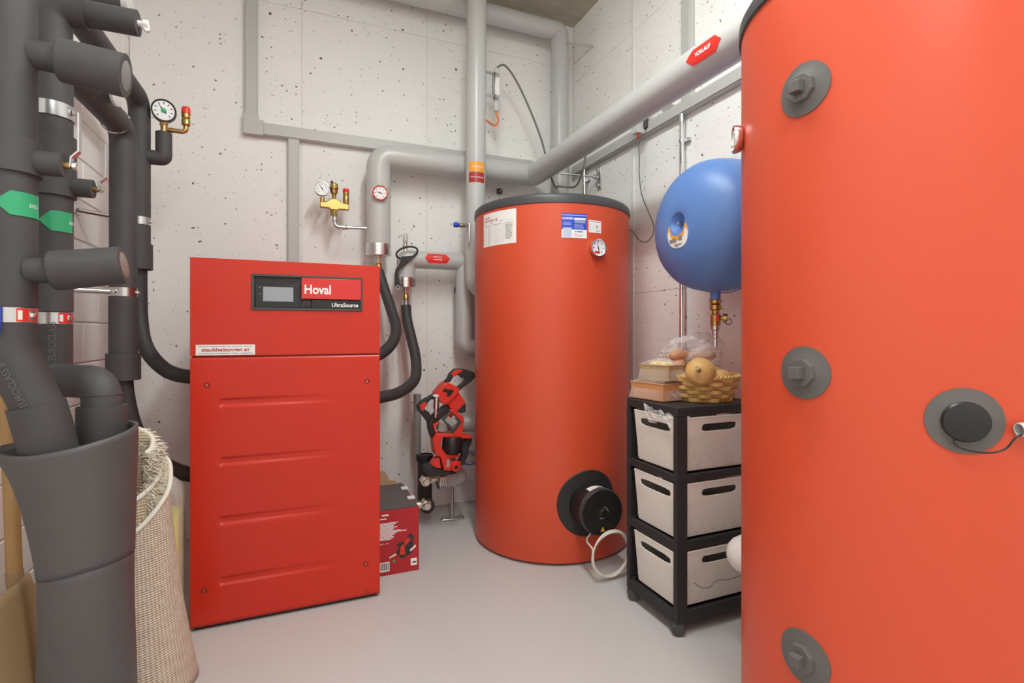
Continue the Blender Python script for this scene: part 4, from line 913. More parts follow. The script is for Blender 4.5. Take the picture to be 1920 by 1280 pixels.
# wicker basket
KX, KY, KZ = 1.478, 1.590, TZ+.001
bk = thing('wicker_basket', 'round woven wicker basket holding squashes on the tower', 'basket', (KX, KY, KZ))
HB = .094
def brad(z): return .102 + .030*(z/HB)
obj('basket_base', MB().lathe([(0, .004), (.098, .004), (.100, .0)], (KX, KY, KZ), seg=40), m_wick, bk)
NST = 17
for k in range(NST):
    a = 2*PI*(k+.5)/NST
    obj('stake', MB().tube([(KX + brad(z)*math.cos(a), KY + brad(z)*math.sin(a), KZ+z) for z in (0, .05, HB)], .0032, 6), m_wick, bk)
ROWS = 6
for r in range(ROWS):
    z = .008 + (HB-.016)*r/(ROWS-1); P = []
    for i in range(NST*8):
        a = 2*PI*i/(NST*8); k = brad(z) + .0068*math.sin(NST*a/1 + (PI if r % 2 else 0)) * 1
        k = brad(z) + .0068*math.cos(NST/2*a*1 + (PI if r % 2 else 0)) if False else brad(z) + .0095*math.cos(PI*(a/(2*PI)*NST) + (PI if r % 2 else 0))
        P.append(V((KX + k*math.cos(a), KY + k*math.sin(a), KZ + z)))
    b = MB(); n = len(P)
    for i in range(n):
        a = 2*PI*i/n; rd = V((math.cos(a), math.sin(a), 0))
        for dz, dr in ((-.0085, 0), (-.005, .0035), (.005, .0035), (.0085, 0), (.005, -.0025), (-.005, -.0025)): b.v.append(tuple(P[i] + rd*dr + V((0, 0, dz))))
    b.f = [(i*6+q, ((i+1) % n)*6+q, ((i+1) % n)*6+(q+1) % 6, i*6+(q+1) % 6) for i in range(n) for q in range(6)]
    obj('woven_strand', b, m_wick, bk)
for ph in (0, PI):
    obj('plaited_rim', MB().ring([(KX + (.135 + .004*math.cos(26*a+ph))*math.cos(a), KY + (.135 + .004*math.cos(26*a+ph))*math.sin(a), KZ + HB + .002 + .0035*math.sin(26*a+ph)) for a in [2*PI*i/208 for i in range(208)]], .0055, 6), m_wick, bk)
def squash(label, pts, rad, stem):
    t = thing('butternut_squash', label, 'squash', pts[0], 'butternut squashes in the basket')
    P = spline(pts, 6); m_ = len(rad)-1; R = []
    for i in range(len(P)):
        q = i/(len(P)-1)*m_; k = min(int(q), m_-1); R.append(rad[k] + (rad[k+1]-rad[k])*(q-k))
    obj('fruit', MB().tube(P, R, 24), m_squash, t, smooth=70)
    s0, s1 = map(V, stem); obj('stem', MB().tube([s0, s0.lerp(s1, .5), s1], [.011, .008, .0095], 8), m_stem, t)
squash('big tan butternut squash with its blunt end towards the viewer', [(1.362, 1.462, .925), (1.366, 1.468, .926), (1.380, 1.490, .929), (1.397, 1.51, .930), (1.43, 1.54, .926), (1.49, 1.575, .918), (1.55, 1.60, .912), (1.57, 1.605, .910)],
       [.008, .034, .052, .056, .048, .038, .034, .006], ((1.360, 1.475, .940), (1.334, 1.458, .952)))
squash('smaller butternut squash tucked low on the left of the basket', [(1.368, 1.53, .895), (1.372, 1.535, .895), (1.390, 1.56, .897), (1.44, 1.60, .895), (1.49, 1.65, .89), (1.50, 1.66, .89)], [.006, .026, .036, .036, .03, .006], ((1.373, 1.532, .898), (1.352, 1.516, .902)))
squash('tan squash lying at the back right of the basket', [(1.49, 1.520, .895), (1.495, 1.522, .896), (1.53, 1.54, .902), (1.58, 1.57, .898), (1.60, 1.59, .893)], [.006, .03, .034, .028, .006], ((1.60, 1.59, .893), (1.612, 1.60, .895)))
for i, (c, r, rot) in enumerate([((1.41, 1.63, .985), (.075, .028, .027), (.3, .1)), ((1.46, 1.67, .965), (.085, .03, .03), (-.2, .12)), ((1.385, 1.62, .950), (.045, .03, .028), (.9, .1)), ((1.50, 1.63, .985), (.07, .026, .026), (-.5, .0))]):
    veg('sweet_potato', ['long reddish sweet potato on top inside the clear bag', 'sweet potato at the back of the clear bag', 'short sweet potato poking left in the clear bag', 'sweet potato on the right inside the clear bag'][i], c, r, rot, m_spot, 'sweet potato', 'sweet potatoes in the bag', .05)
# crumpled clear bag
b = MB(); seg, rings = 44, 28; random.seed(3)
ph_ = [(random.uniform(2, 9), random.uniform(0, 6.28), random.uniform(1, 6)) for _ in range(10)]
for i in range(rings+1):
    q = PI*i/rings
    for k in range(seg):
        t = 2*PI*k/seg
        nz = sum(math.sin(round(a)*t + c_*q + p) for a, p, c_ in ph_)/10
        rr = 1 + .30*nz + random.uniform(-.05, .05)
        x, y, z = math.sin(q)*math.cos(t)*rr, math.sin(q)*math.sin(t)*rr, math.cos(q)*rr
        b.v.append((1.492 + .150*x + .012*max(0, z), 1.655 + .068*y, .985 + .082*z + .03*max(0, z)*max(0, x)))
b.f = [(i*seg+k, (i+1)*seg+k, (i+1)*seg+(k+1) % seg, i*seg+(k+1) % seg) for i in range(rings) for k in range(seg)]
bg = thing('plastic_bag', 'crumpled clear plastic bag of sweet potatoes behind the squashes', 'bag', (1.47, 1.65, .9))
obj('bag_film', b, m_bag, bg, smooth=18)
b = MB(); tip = V((1.515, 1.62, 1.045))
for k in range(11):
    a = 2*PI*k/11; rr = .03 + .018*math.sin(3*a)
    b.v.append((tip.x + rr*math.cos(a), tip.y + .015*math.sin(a), tip.z + .022 + .012*math.cos(2*a)))
b.v.append(tuple(tip - V((0, 0, .02)))); b.f = [(k, (k+1) % 11, 11) for k in range(11)]
obj('bag_neck', b, m_bag, bg, smooth=0)
b = MB()
for j in range(6):
    for i in range(13):
        b.v.append((TX0 - .006 - .014*math.sin(j*1.1+i*.6)**2, 1.468 + .150*i/12, .806 - .020*(1-i/12) - .062*j/5*(.6 + .4*math.sin(i*.7+2)) + .006*math.sin(i*1.7)))
b.f = [(j*13+i, j*13+i+1, (j+1)*13+i+1, (j+1)*13+i) for j in range(5) for i in range(12)]
tag(obj('plastic_wrap', b, m_bag, smooth=20), 'scrap of clear wrap caught over the top drawer edge', 'wrap')
# white insulated pipe end between tower and tall tank
wp = thing('white_pipe_end', 'rounded white pipe end peeking out left of the tall tank', 'pipe', (1.40, 1.30, .33))
obj('shell', MB().lathe([(0, -.062), (.018, -.060), (.036, -.051), (.050, -.036), (.059, -.016), (.062, .006), (.062, .379)], (1.385, 1.285, .337), (1, 0, 0), 36), M('white_foam', (.78, .76, .73), .55), wp)
obj('seam', MB().lathe([(.0622, -.002), (.0632, 0), (.0622, .002)], (1.40, 1.285, .337), (1, 0, 0), 36), m_lgrey, wp)
tag(obj('cable', MB().tube(spline([(1.30, 1.437, .190), (1.33, 1.435, .168), (1.37, 1.436, .162), (1.41, 1.437, .178), (1.46, 1.436, .172), (1.53, 1.43, .18)], 6), .0016, 6), m_grycab), 'very thin grey wire lying against the lowest cream drawer', 'wire')

# ------------------------------------------------------------------ tool box and power tool
bx_ = thing('tool_box', 'red printed cardboard tool carton on the floor right of the cabinet', 'box', (.42, 2.48, 0))
BX0, BX1, BYa, BYb, BZ = .318, .506, 2.318, 2.70, .288
o_ = obj('carton', MB().box(BX0, BX1, BYa, BYb, .001, BZ), m_boxr, bx_, bevel=.002, smooth=0)
obj('lid_flap', MB().prism([(BX0, BZ+.001), (BX1-.004, BZ+.001), (BX1-.012, BZ+.006), (BX0, BZ+.006)], BYa+.004, BYb), m_boxt, bx_, smooth=0)
obj('raised_flap', MB().prism([(BX0, BZ), (.478, BZ), (.462, BZ+.022), (.436, BZ+.026), (.412, BZ+.075), (BX0, BZ+.082)], BYb-.01, BYb-.006), m_card, bx_, smooth=0)
for y in (2.42, 2.58): obj('flap_clip', MB().box(BX1-.03, BX1+.004, y, y+.03, BZ+.004, BZ+.012), m_paper, bx_, bevel=.001)
fb = lambda dz=0: plane((0, BYa - .0004 - dz, 0), (1, 0, 0), (0, 0, 1))
obj('printed_text', lines(fb(), [(BX0+.006, BX0+.006+wd, .232 - .0052*i, .0032) for i, wd in enumerate([.088, .078, .07, .068, .084, .07, .064, .10, .125, .082, .072, .062, .07, .066, .056])] + [(.34, .37, .268, .007), (.325, .36, .252, .005)]), m_inkw, o_)
text('lettering', '18/180 Li - Solo', .0085, m_inkw, o_, plane((BX0+.008, BYa-.0008, .142), (1, 0, 0), (0, 0, 1)), 'LEFT', sx=.8)
pt = MB(); P_ = fb(.0002)
def flat(poly, z): b = MB(); b.add([fb(z)(u, v, 0) for u, v in poly], [tuple(range(len(poly)))]); return b
k_ = lambda px, py: (BX0 + .013 + (px-711)*.00235, .012 + (1065-py)*.00238)
for poly, mm, zz in (([(741,1031),(748,1017),(757,1012),(767,1010),(775,1016),(770,1036),(752,1043)], m_inkd, .0004), ([(748,1035),(750,1020),(757,1015),(759,1036)], m_toolr, .0006), ([(742,1016),(748,1011),(756,1013),(752,1017),(744,1018)], m_inkd, .0007),
                     ([(762,1003),(768,997),(776,1005),(774,1014),(770,1012),(769,1006)], m_inkd, .0007), ([(757,1012),(764,1006),(768,1010),(760,1020)], m_toolr, .0008), ([(768,1028),(779,1020),(779,1025),(768,1032)], m_paper, .0009), ([(728,1037),(741,1031),(742,1034),(729,1039)], m_paper, .0009)):
    obj('printed_picture', flat([k_(*p) for p in poly], zz), mm, o_, smooth=0)
obj('barcode_field', flat([(BX0+.012, .018), (BX0+.056, .018), (BX0+.056, .060), (BX0+.012, .060)], .0003), m_paper, o_, smooth=0)
bb_ = MB()
for i in range(12): u = BX0+.016+.0031*i; bb_.add([fb(.0005)(q, v, 0) for q, v in ((u, .024), (u+.0011+.0006*(i % 3), .024), (u+.0011+.0006*(i % 3), .056), (u, .056))], [(0, 1, 2, 3)])
bb_ = obj('barcode', bb_, m_inkd, o_, smooth=0); bb_['kind'] = 'stuff'
obj('green_dot', flat([(BX0+.075+.006*math.cos(2*PI*k/16), .060+.006*math.sin(2*PI*k/16)) for k in range(16)], .0004), m_green, o_, smooth=0)
lg = obj('white_mark', flat([(.468, .026), (.496, .026), (.496, .058), (.468, .058)], .0004), m_paper, o_, smooth=0)
obj('mark_print', flat([(.473, .038), (.480, .046), (.486, .043), (.493, .045), (.492, .037)], .0006), m_inkd, lg, smooth=0)
# cordless tool leaning on the pipes (drawn in its own plane, 3 mm units)
TO, U = V((.762, 2.70, .323)), .00305
def tp_(px, py): return (TO.x + (px-840)*U, TO.z + (880-py)*U)
def tool_part(name, pts, y0, y1, mat, parent, bev=.004): return obj(name, MB().prism([tp_(*p) for p in pts], TO.y+y0, TO.y+y1), mat, parent, bevel=bev, seg=3)
def cz(pts): return [(740 + x*.15625, 680 + y*.15625) for x, y in pts]
tl = thing('power_tool', 'red and black cordless tool propped upright beside the squat tank', 'power tool', (.76, 2.75, .3))
outer = cz([(560,250),(600,215),(625,160),(680,108),(760,105),(850,125),(915,155),(930,205),(880,255),(720,365),(680,340),(790,265),(815,205),(770,215),(740,180),(700,180),(660,205),(625,255)])
tool_part('rear_handle', outer, -.018, .022, m_toolb, tl)
tool_part('handle_inlay', cz([(640,160),(680,118),(760,115),(770,135),(720,160),(690,185),(655,200)]), -.020, .010, m_toolr, tl, .002)
tool_part('battery_pack', cz([(545,258),(590,252),(720,320),(715,365),(590,490),(545,498),(500,470),(440,375)]), -.050, .045, m_toolr, tl, .006)
tool_part('vent_grille', cz([(515,345),(545,310),(580,330),(620,330),(650,345),(600,410),(560,400),(575,365),(545,358)]), -.052, -.045, m_black, tl, .001)
tool_part('motor_block', cz([(715,365),(800,490),(795,580),(700,600),(610,540),(590,490)]), -.035, .045, m_toolr, tl, .006)
tool_part('motor_rubber_trim', cz([(760,510),(800,500),(798,600),(740,610),(690,585)]), -.037, .046, m_toolb, tl, .004)  # black rubber piece over the lower right of the motor block
lh = cz([(250,500),(300,450),(430,385),(470,400),(470,440),(400,440),(360,490),(330,530),(350,560),(385,580),(400,620),(370,695),(330,640),(285,580),(262,560)])
tool_part('front_handle', lh, -.020, .020, m_toolb, tl)
tool_part('handle_inlay', cz([(275,500),(330,458),(370,490),(340,520),(320,565),(290,545)]), -.022, .010, m_toolr, tl, .002)
tool_part('neck', cz([(370,680),(430,620),(580,510),(620,560),(520,660),(420,720),(430,820),(410,870),(385,780)]), -.030, .035, m_toolb, tl, .006)
rl = tool_part('rating_plate', cz([(520,660),(600,570),(745,700),(640,825)]), -.052, -.030, m_dgrey, tl, .003)

b = MB(); pA, pB = V((*cz([(520,660)])[0], 0)), V((*cz([(600,570)])[0], 0)); pC = V((*cz([(745,700)])[0], 0))
def rp(u, v):
    p = pA.lerp(pB, v) + (pC - pB)*u; q = tp_(p.x, p.y); return (q[0], TO.y-.0525, q[1])
for i, (v0, v1, wd) in enumerate(((.80, .90, .5), (.62, .72, .8), (.50, .56, .85), (.40, .46, .8), (.28, .34, .9), (.18, .23, .7), (.08, .13, .85))):
    b.add([rp(.12, v0), rp(.12+wd*.8, v0), rp(.12+wd*.8, v1), rp(.12, v1)], [(0, 1, 2, 3)])
o_ = obj('plate_print', b, m_lgrey, rl, smooth=0); o_['kind'] = 'stuff'
obj('plate_mark', MB().add([rp(.1, .55), rp(.32, .55), rp(.32, .95), rp(.1, .95)], [(0, 1, 2, 3)]), m_stred, rl, smooth=0)
tool_part('red_frame', cz([(600,560),(640,550),(770,650),(775,690),(750,850),(850,865),(885,890),(840,905),(520,860),(500,960),(560,1050),(720,1075),(720,1100),(600,1105),(590,1140),(640,1145),(690,1130),(740,1160),(735,1220),(690,1265),(640,1250),(540,1235),(500,1080),(440,1050),(415,870),(450,810),(600,830),(640,825),(745,700)]), -.045, .040, m_toolr, tl, .005)
tool_part('switch_frame', cz([(415,710),(490,680),(500,705),(440,735),(455,780),(470,800),(455,815),(435,790)]), -.040, .0, m_toolr, tl, .002)
tool_part('trigger', cz([(490,700),(560,740),(600,790),(530,815),(480,790)]), -.030, .02, m_toolg, tl, .003)
dc = tp_(*cz([(640, 960)])[0])
obj('motor_drum', MB().lathe([(0, -.046), (.042, -.046), (.050, -.040), (.0545, -.025), (.0545, .028), (.048, .044), (0, .046)], (dc[0]+.004, TO.y-.02, dc[1]), (.06, .0, 1), 32), m_black, tl)
tool_part('side_arm', cz([(840,905),(885,885),(880,950),(845,1020),(835,1110),(790,1190),(720,1235),(740,1160),(770,1110),(760,1010),(800,930)]), -.025, .030, m_toolb, tl, .005)
kc = tp_(*cz([(668, 1200)])[0])
kb = obj('round_knob', MB().lathe([(0, .02), (.010, .02), (.012, .026), (.020, .026), (.026, .018), (.027, 0)], (kc[0], TO.y-.040, kc[1]), (0, -1, 0), 24), m_toolr, tl)
obj('knob_hole', MB().lathe([(0, .0275), (.008, .0275), (.009, .024)], (kc[0], TO.y-.040, kc[1]), (0, -1, 0), 16), m_black, kb)
tool_part('spring_latch', cz([(575,1105),(605,1110),(600,1200),(560,1195)]), -.050, -.035, m_steel, tl, .001)
tool_part('lower_trim', cz([(440,1100),(490,1090),(510,1210),(450,1195),(400,1160)]), -.040, .020, m_toolr, tl, .003)
tool_part('base_foot', cz([(330,1185),(400,1160),(450,1195),(540,1235),(690,1265),(700,1285),(560,1300),(480,1290),(420,1300),(350,1270)]), -.035, .035, m_toolb, tl, .004)
sn = tp_(*cz([(450, 500)])[0])
obj('steel_nozzle', MB().lathe([(.009, -.075), (.009, -.06), (.014, -.058), (.014, -.042), (.010, -.040), (.010, -.03), (.0155, -.028), (.0155, .022), (.012, .026), (.012, .034)], (sn[0], TO.y-.045, sn[1]+.01), (.05, 0, 1), 18), m_steel, tl)
obj('white_tip', MB().lathe([(.011, .033), (.012, .036), (.012, .046), (0, .047)], (sn[0], TO.y-.045, sn[1]+.01), (.05, 0, 1), 14).box(sn[0]-.018, sn[0]+.004, TO.y-.052, TO.y-.038, sn[1]+.048, sn[1]+.058), m_white, tl)

# ------------------------------------------------------------------ black insulated pipes on the left wall
def foam(t, name, path, r, rad=.05, n=8, mat=None): return obj(name, MB().tube(fillet(path, rad, n) if len(path) > 2 else path, r, 28), mat or m_foam, t)
def sleeve(t, c, r, z0, z1, name='collar'): return obj(name, MB().lathe([(r*.85, z0), (r, z0), (r, z1), (r*.85, z1)], (c[0], c[1], 0), seg=32), m_foam, t)
def pipe_clamp(label, c, r, z0, z1, red=False, arm=None, rad=(.35, -1, 0)):
    t = thing('pipe_clamp', label, 'clamp', (c[0], c[1], z0))
    obj('steel_band', MB().lathe([(r, z0), (r+.003, z0), (r+.003, z1), (r, z1)], (c[0], c[1], 0), seg=32), m_steel, t)
    d = V(rad).normalized(); s = V((-d.y, d.x, 0))
    for q in (-1, 1): 
        a = d*math.cos(q*.9) + s*math.sin(q*.9); p = V((c[0], c[1], (z0+z1)/2)) + a*r
        obj('clamp_screw', MB().lathe([(.008, 0), (.008, .006), (.006, .010), (0, .011)], p, a, 14), m_chrome, t)
    if red:
        m = wrap((c[0], c[1], 0), (0, 0, 1), rad, r+.0032); o2 = obj('red_label', MB().sheet(rect(.012, .034, z0+.002, z1-.002, 4), m, .0004), m_stred, t)
        obj('white_label', MB().sheet(rect(.014, .022, z0+.006, z1-.006, 2), lambda u, v, w: m(u, v, w+.0006), .0003), m_paper, o2)
    if arm:
        obj('arm', MB().cyl((c[0], c[1]+.0, (z0+z1)/2), (XL+.01, c[1]+arm, (z0+z1)/2), .009, seg=14), m_steel, t)
        obj('wall_plate', MB().box(XL-.002, XL+.012, c[1]+arm-.030, c[1]+arm+.030, (z0+z1)/2-.016, (z0+z1)/2+.016), m_steel, t, bevel=.003)
A1, A2, A3, A4 = (-.600, 1.50), (-.602, 1.72), (-.598, 2.30), (-.620, 2.60)
p1 = thing('black_pipe', 'thick black foam-clad pipe at the far left edge', 'pipe', (*A1, .8))
foam(p1, 'upper_foam', [(*A1, 1.138), (*A1, ZC)], .0475)
sleeve(p1, A1, .055, 1.437, 1.515)
foam(p1, 'lower_foam', [(*A1, 1.103), (-.600, 1.50, 1.04), (-.548, 1.505, .90), (-.505, 1.53, .64)], .0475, .12)
obj('collar', MB().tube([(-.555, 1.503, .918), (-.543, 1.507, .86), (-.532, 1.514, .79)], [.053, .0535, .0535], 32), m_foam, p1)
pipe_clamp('steel clamp with red tag on the leftmost black pipe', A1, .044, 1.104, 1.137, True)
p2 = thing('black_pipe', 'second black foam-clad pipe bending down into the wrap', 'pipe', (*A2, .8))
obj('upper_foam', MB().tube(fillet([(*A2, 1.136), (*A2, 1.94), (-.415, 1.72, 1.937)], .04, 10), [.0435]*8 + [.0365]*4, 28) if False else MB().tube(fillet([(*A2, 1.136), (*A2, 1.86)], .05), .0435, 28), m_foam, p2)
foam(p2, 'top_elbow', [(*A2, 1.855), (-.60, 1.72, 1.937), (-.530, 1.72, 1.942)], .042, .045)
foam(p2, 'top_stub', [(-.545, 1.72, 1.942), (-.412, 1.715, 1.940)], .0335)
vv = obj('white_valve', MB().lathe([(.008, 0), (.008, .014), (.012, .015), (.012, .026), (0, .026)], (-.413, 1.714, 1.940), (1, -.03, 0), 14), m_white, p2)
obj('valve_tip', MB().cyl((-.402, 1.714, 1.935), (-.388, 1.712, 1.920), .006, seg=10), m_white, vv)
sleeve(p2, A2, .0505, 1.440, 1.60)
foam(p2, 'lower_foam', [(*A2, 1.103), (*A2, .955), (-.462, 1.605, .955), (-.462, 1.605, .70)], .0425, .045)
obj('elbow_seam', MB().lathe([(.0428, -.001), (.0437, 0), (.0428, .001)], (-.462, 1.605, .925), seg=28), m_foam, p2)
obj('collar', MB().tube([(-.462, 1.605, .895), (-.462, 1.605, .80)], .0525, 32), m_foam, p2)
pipe_clamp('steel clamp with red tag on the second black pipe', A2, .040, 1.104, 1.134, True)
pipe_clamp('bright steel clamp high on the second black pipe', A2, .0435, 1.645, 1.682, False, .06)
# printed foam lettering
w2 = wrap((A2[0], A2[1], 0), (0, 0, 1), V((.35, -1, 0)), .0428, swap=True)
text('lettering', 'EX EUROCLASS', .022, M('grey_print', (.14, .135, .135), .6), p2, lambda u, v, w: w2(u+1.045, v, w+.0006), sx=.85)
ax1 = V((-.545, 1.505, .90)) - V((-.600, 1.50, 1.04)); w1 = wrap(V((-.572, 1.5025, .97)), -ax1, V((.1, -1, .1)), .0497, swap=True)
text('lettering', 'EUROCLASS B', .020, bpy.data.materials['grey_print'], p1, lambda u, v, w: w1(u+.0, v+.012, w+.0008), sx=.85)
# thick end stubs
def big_stub(label, a, b_, c_, r0, r1, r2, endmat):
    t = thing('insulated_stub', label, 'pipe stub', a); a, b_, c_ = V(a), V(b_), V(c_)
    obj('neck', MB().tube([a, b_], r0, 28), m_foam, t)
    d = (c_-b_).normalized()
    obj('foam_sleeve', MB().tube([b_, b_ + d*.004, c_], [r1*.93, r1, r2], 36), m_foam, t)
    obj('end_disc', MB().lathe([(0, .001), (r2*.66, .001), (r2*.70, 0)], c_ + d*.0005, d, 32), endmat, t)
m_disc = M('dull_grey_plastic', (.20, .19, .185), .5); m_disc2 = M('brownish_plug', (.22, .17, .15), .5)
big_stub('upper fat black stub pointing right from the leftmost pipe', (-.565, 1.50, 1.716), (-.510, 1.50, 1.713), (-.385, 1.50, 1.700), .0315, .0485, .0500, m_disc)
big_stub('lower fat black stub pointing right from the leftmost pipe', (-.565, 1.49, 1.222), (-.522, 1.49, 1.222), (-.386, 1.49, 1.243), .0285, .0455, .0440, m_disc2)
def lever_valve(label, c, y, z, x0, x1, r):
    t = thing('ball_valve', label, 'valve', (c[0], y, z))
    obj('foam_stub', MB().tube([(x0, y, z), (x1, y, z)], [r, r], 24), m_foam, t)
    obj('brass_stem', MB().lathe([(.008, 0), (.008, .012), (.005, .014), (.005, .024)], (x1, y, z), (1, 0, 0), 14), m_brass, t)
    obj('stem_nut', MB().poly_cyl((x1+.016, y, z), (1, 0, 0), .009, .007, 6), m_chrome, t, smooth=0)
    obj('lever', MB().prism([(x1+.010, z-.004), (x1+.014, z-.004), (x1+.016, z+.018), (x1+.030, z+.034), (x1+.030, z+.125), (x1+.026, z+.125), (x1+.026, z+.036), (x1+.012, z+.020)], y-.008, y+.008), m_steel, t, bevel=.001, smooth=0)
lever_valve('ball valve with steel lever on the leftmost black pipe', A1, 1.50, 1.470, -.56, -.503, .0275)
lever_valve('ball valve with steel lever on the second black pipe', A2, 1.72, 1.470, -.57, -.514, .0245)
# green arrows
for c, r, z, u0, u1, lab in ((A1, .0479, 1.366, -.026, .062, 'green arrow sticker on the leftmost black pipe'), (A2, .0439, 1.371, -.030, .046, 'green arrow sticker on the second black pipe')):
    m = wrap((c[0], c[1], 0), (0, 0, 1), V((.40, -1, 0)), r)
    s_ = tag(obj('flow_sticker', MB().sheet(arrow(u0, u1, .0265, .026), lambda u, v, w: m(u, v+z, w+.0006), .0005, sub=2), m_green), lab, 'sticker')
    text('lettering', 'ERD', .012, m_inkw, s_, lambda u, v, w: m(u+u1-(.030 if c is A1 else .012), v+z-.001, w+.0014), 'LEFT')
p3 = thing('black_pipe', 'upright black pipe in front of the left corner with long straight run', 'pipe', (*A3, .9))
foam(p3, 'upper_foam', [(*A3, 1.245), (-.598, 2.30, 1.835), (-.625, 1.775, 1.850)], .0425, .06)
foam(p3, 'lower_foam', [(*A3, 1.213), (*A3, .98)], .0445)
sleeve(p3, A3, .0535, .906, 1.004)
obj('wire_clip', MB().ring([(-.6065 + .0445*math.cos(a), 2.235, 1.838 + .0445*math.sin(a)) for a in [2*PI*k/28 for k in range(28)]], .003, 6), m_chrome, p3)
pipe_clamp('steel clamp and wall arm on the pipe left of the cabinet', A3, .040, 1.213, 1.245, False, -.12, (.6, -1, 0))
p4 = thing('black_pipe', 'rear black pipe in the left corner', 'pipe', (*A4, 1.3))
foam(p4, 'upper_foam', [(*A4, 1.565), (-.620, 2.60, 2.06), (-.650, 1.80, 2.075)], .0395, .06)
foam(p4, 'middle_foam', [(*A4, 1.532), (*A4, 1.40)], .0395)
sleeve(p4, A4, .0475, 1.346, 1.452)
pipe_clamp('small steel clamp on the rear black pipe in the corner', A4, .036, 1.533, 1.565, False, -.15, (.6, -1, 0))
hose('thin black hose sweeping from the rear pipe into the cabinet side', [(-.620, 2.60, 1.36), (-.620, 2.60, 1.25), (-.612, 2.58, 1.13), (-.585, 2.53, 1.03), (-.53, 2.48, .955), (-.46, 2.45, .910), (-.34, 2.43, .890)], .0285)
hose('thin black hose drooping behind the rug into the cabinet side', [(-.598, 2.30, .93), (-.592, 2.30, .85), (-.575, 2.305, .75), (-.545, 2.32, .66), (-.50, 2.35, .585), (-.43, 2.385, .525), (-.34, 2.40, .495)], .029)
s0 = thing('insulated_stub', 'black stub with a pale end ring at the top left corner', 'pipe stub', (-.62, 1.95, 2.09))
foam(s0, 'foam', [(-.66, 1.95, 2.105), (-.50, 1.945, 2.105)], .030)
obj('end_ring', MB().lathe([(.033, -.010), (.035, -.008), (.035, .008), (.024, .010), (0, .006)], (-.495, 1.945, 2.105), (1, -.03, 0), 28), m_lgrey, s0)
s0 = thing('insulated_stub', 'thin black stub with a pale ring below the upper fat stub', 'pipe stub', (-.62, 2.0, 1.83))
foam(s0, 'foam', [(-.63, 2.02, 1.838), (-.545, 2.0, 1.835)], .022)
obj('end_ring', MB().lathe([(.028, -.004), (.030, -.003), (.030, .005), (.022, .008), (0, .006)], (-.541, 2.0, 1.835), (1, -.2, 0), 28), m_lgrey, s0)
# gauge group on the rear pipe
gg = thing('gauge_group', 'pressure gauge and red-capped brass valve on a black foam elbow', 'gauge', (-.55, 2.63, 1.83))
GY = 2.60
obj('foam_elbow', MB().tube(fillet([(-.60, GY, 1.825), (-.533, GY, 1.825), (-.533, GY, 1.935)], .012, 4), .0305, 24), m_foam, gg)
obj('brass_tee', MB().tube([(-.533, GY, 1.93), (-.533, GY, 1.972)], .0125, 16).tube(fillet([(-.533, GY, 1.950), (-.452, GY, 1.950), (-.452, GY, 1.985)], .016, 5), .010, 16), m_copper, gg)
obj('gauge_nut', MB().poly_cyl((-.533, GY, 1.965), (0, 0, 1), .016, .022, 6), m_copper, gg, bevel=.001, smooth=0)
gbk = obj('gauge_case', MB().cyl((-.533, GY+.012, 2.025), (-.533, GY-.006, 2.025), .045), m_black, gg)
dial(gbk, (-.533, GY-.008, 2.025), (.28, -1, -.12), .046, .018, m_blackm, 130, ticks=9)
obj('green_hand', MB().lathe([(0, .0165), (.008, .0165), (.010, .0155)], (-.533, GY-.008, 2.025), (.28, -1, -.12), 12), m_green, gbk)
svv = obj('safety_valve', MB().lathe([(.011, 1.975), (.017, 1.982), (.017, 2.002), (.013, 2.008), (.016, 2.012), (.016, 2.030)], (-.452, GY, 0), seg=18), m_brass, gg)
obj('red_cap', MB().lathe([(.0175, 2.028), (.0175, 2.048), (.014, 2.058), (0, 2.060)], (-.452, GY, 0), seg=18), m_stred, svv)
tag(obj('blue_lever', MB().prism([(1.435, 1.075), (1.447, 1.075), (1.452, 1.13), (1.446, 1.142), (1.440, 1.13)], -.602, -.594, lambda u, v, w: (w, u, v)), m_bluep, bevel=.002), 'blue plastic lever tip at the left edge by the pipe clamp', 'lever')
# big foam wrap
wp = thing('foam_wrap', 'wide charcoal foam sheet wrapped round two pipes in the left foreground', 'insulation', (-.47, 1.55, 0))
def wrap_sheet(z_lo, z_hi, k0, flare, name):
    b = MB(); nA, nZ = 64, 22
    for j in range(nZ+1):
        for i in range(nA):
            a = 2*PI*i/nA; zl, zh = z_lo(a), z_hi(a); z = zl + (zh-zl)*j/nZ; q = max(0, (z-.50)/.34)
            f = flare*q**1.6
            cx_ = -.474 - .030*q**1.5; rx = .094 + .030*f + k0 + .0035*math.sin(z*9+a*2); ry = .105 + .020*f + k0 + .003*math.sin(z*7+a)
            lft = max(0, -math.cos(a))**10*.050*f*max(0, q)**3
            b.v.append((cx_ + (rx+lft)*math.cos(a), 1.552 + ry*math.sin(a), z))
    b.f = [(j*nA+i, j*nA+(i+1) % nA, (j+1)*nA+(i+1) % nA, (j+1)*nA+i) for j in range(nZ) for i in range(nA)]
    return obj(name, b, m_foam2, wp, solid=.009, smooth=60)
seam = lambda a: .522 + .012*math.cos(a) - .012*math.sin(a)
wrap_sheet(seam, lambda a: .828 + .018*math.cos(a) + .012*math.sin(a), .0012, 1, 'upper_wrap')
wrap_sheet(lambda a: .004, lambda a: seam(a) + .006, 0, 0, 'lower_wrap')

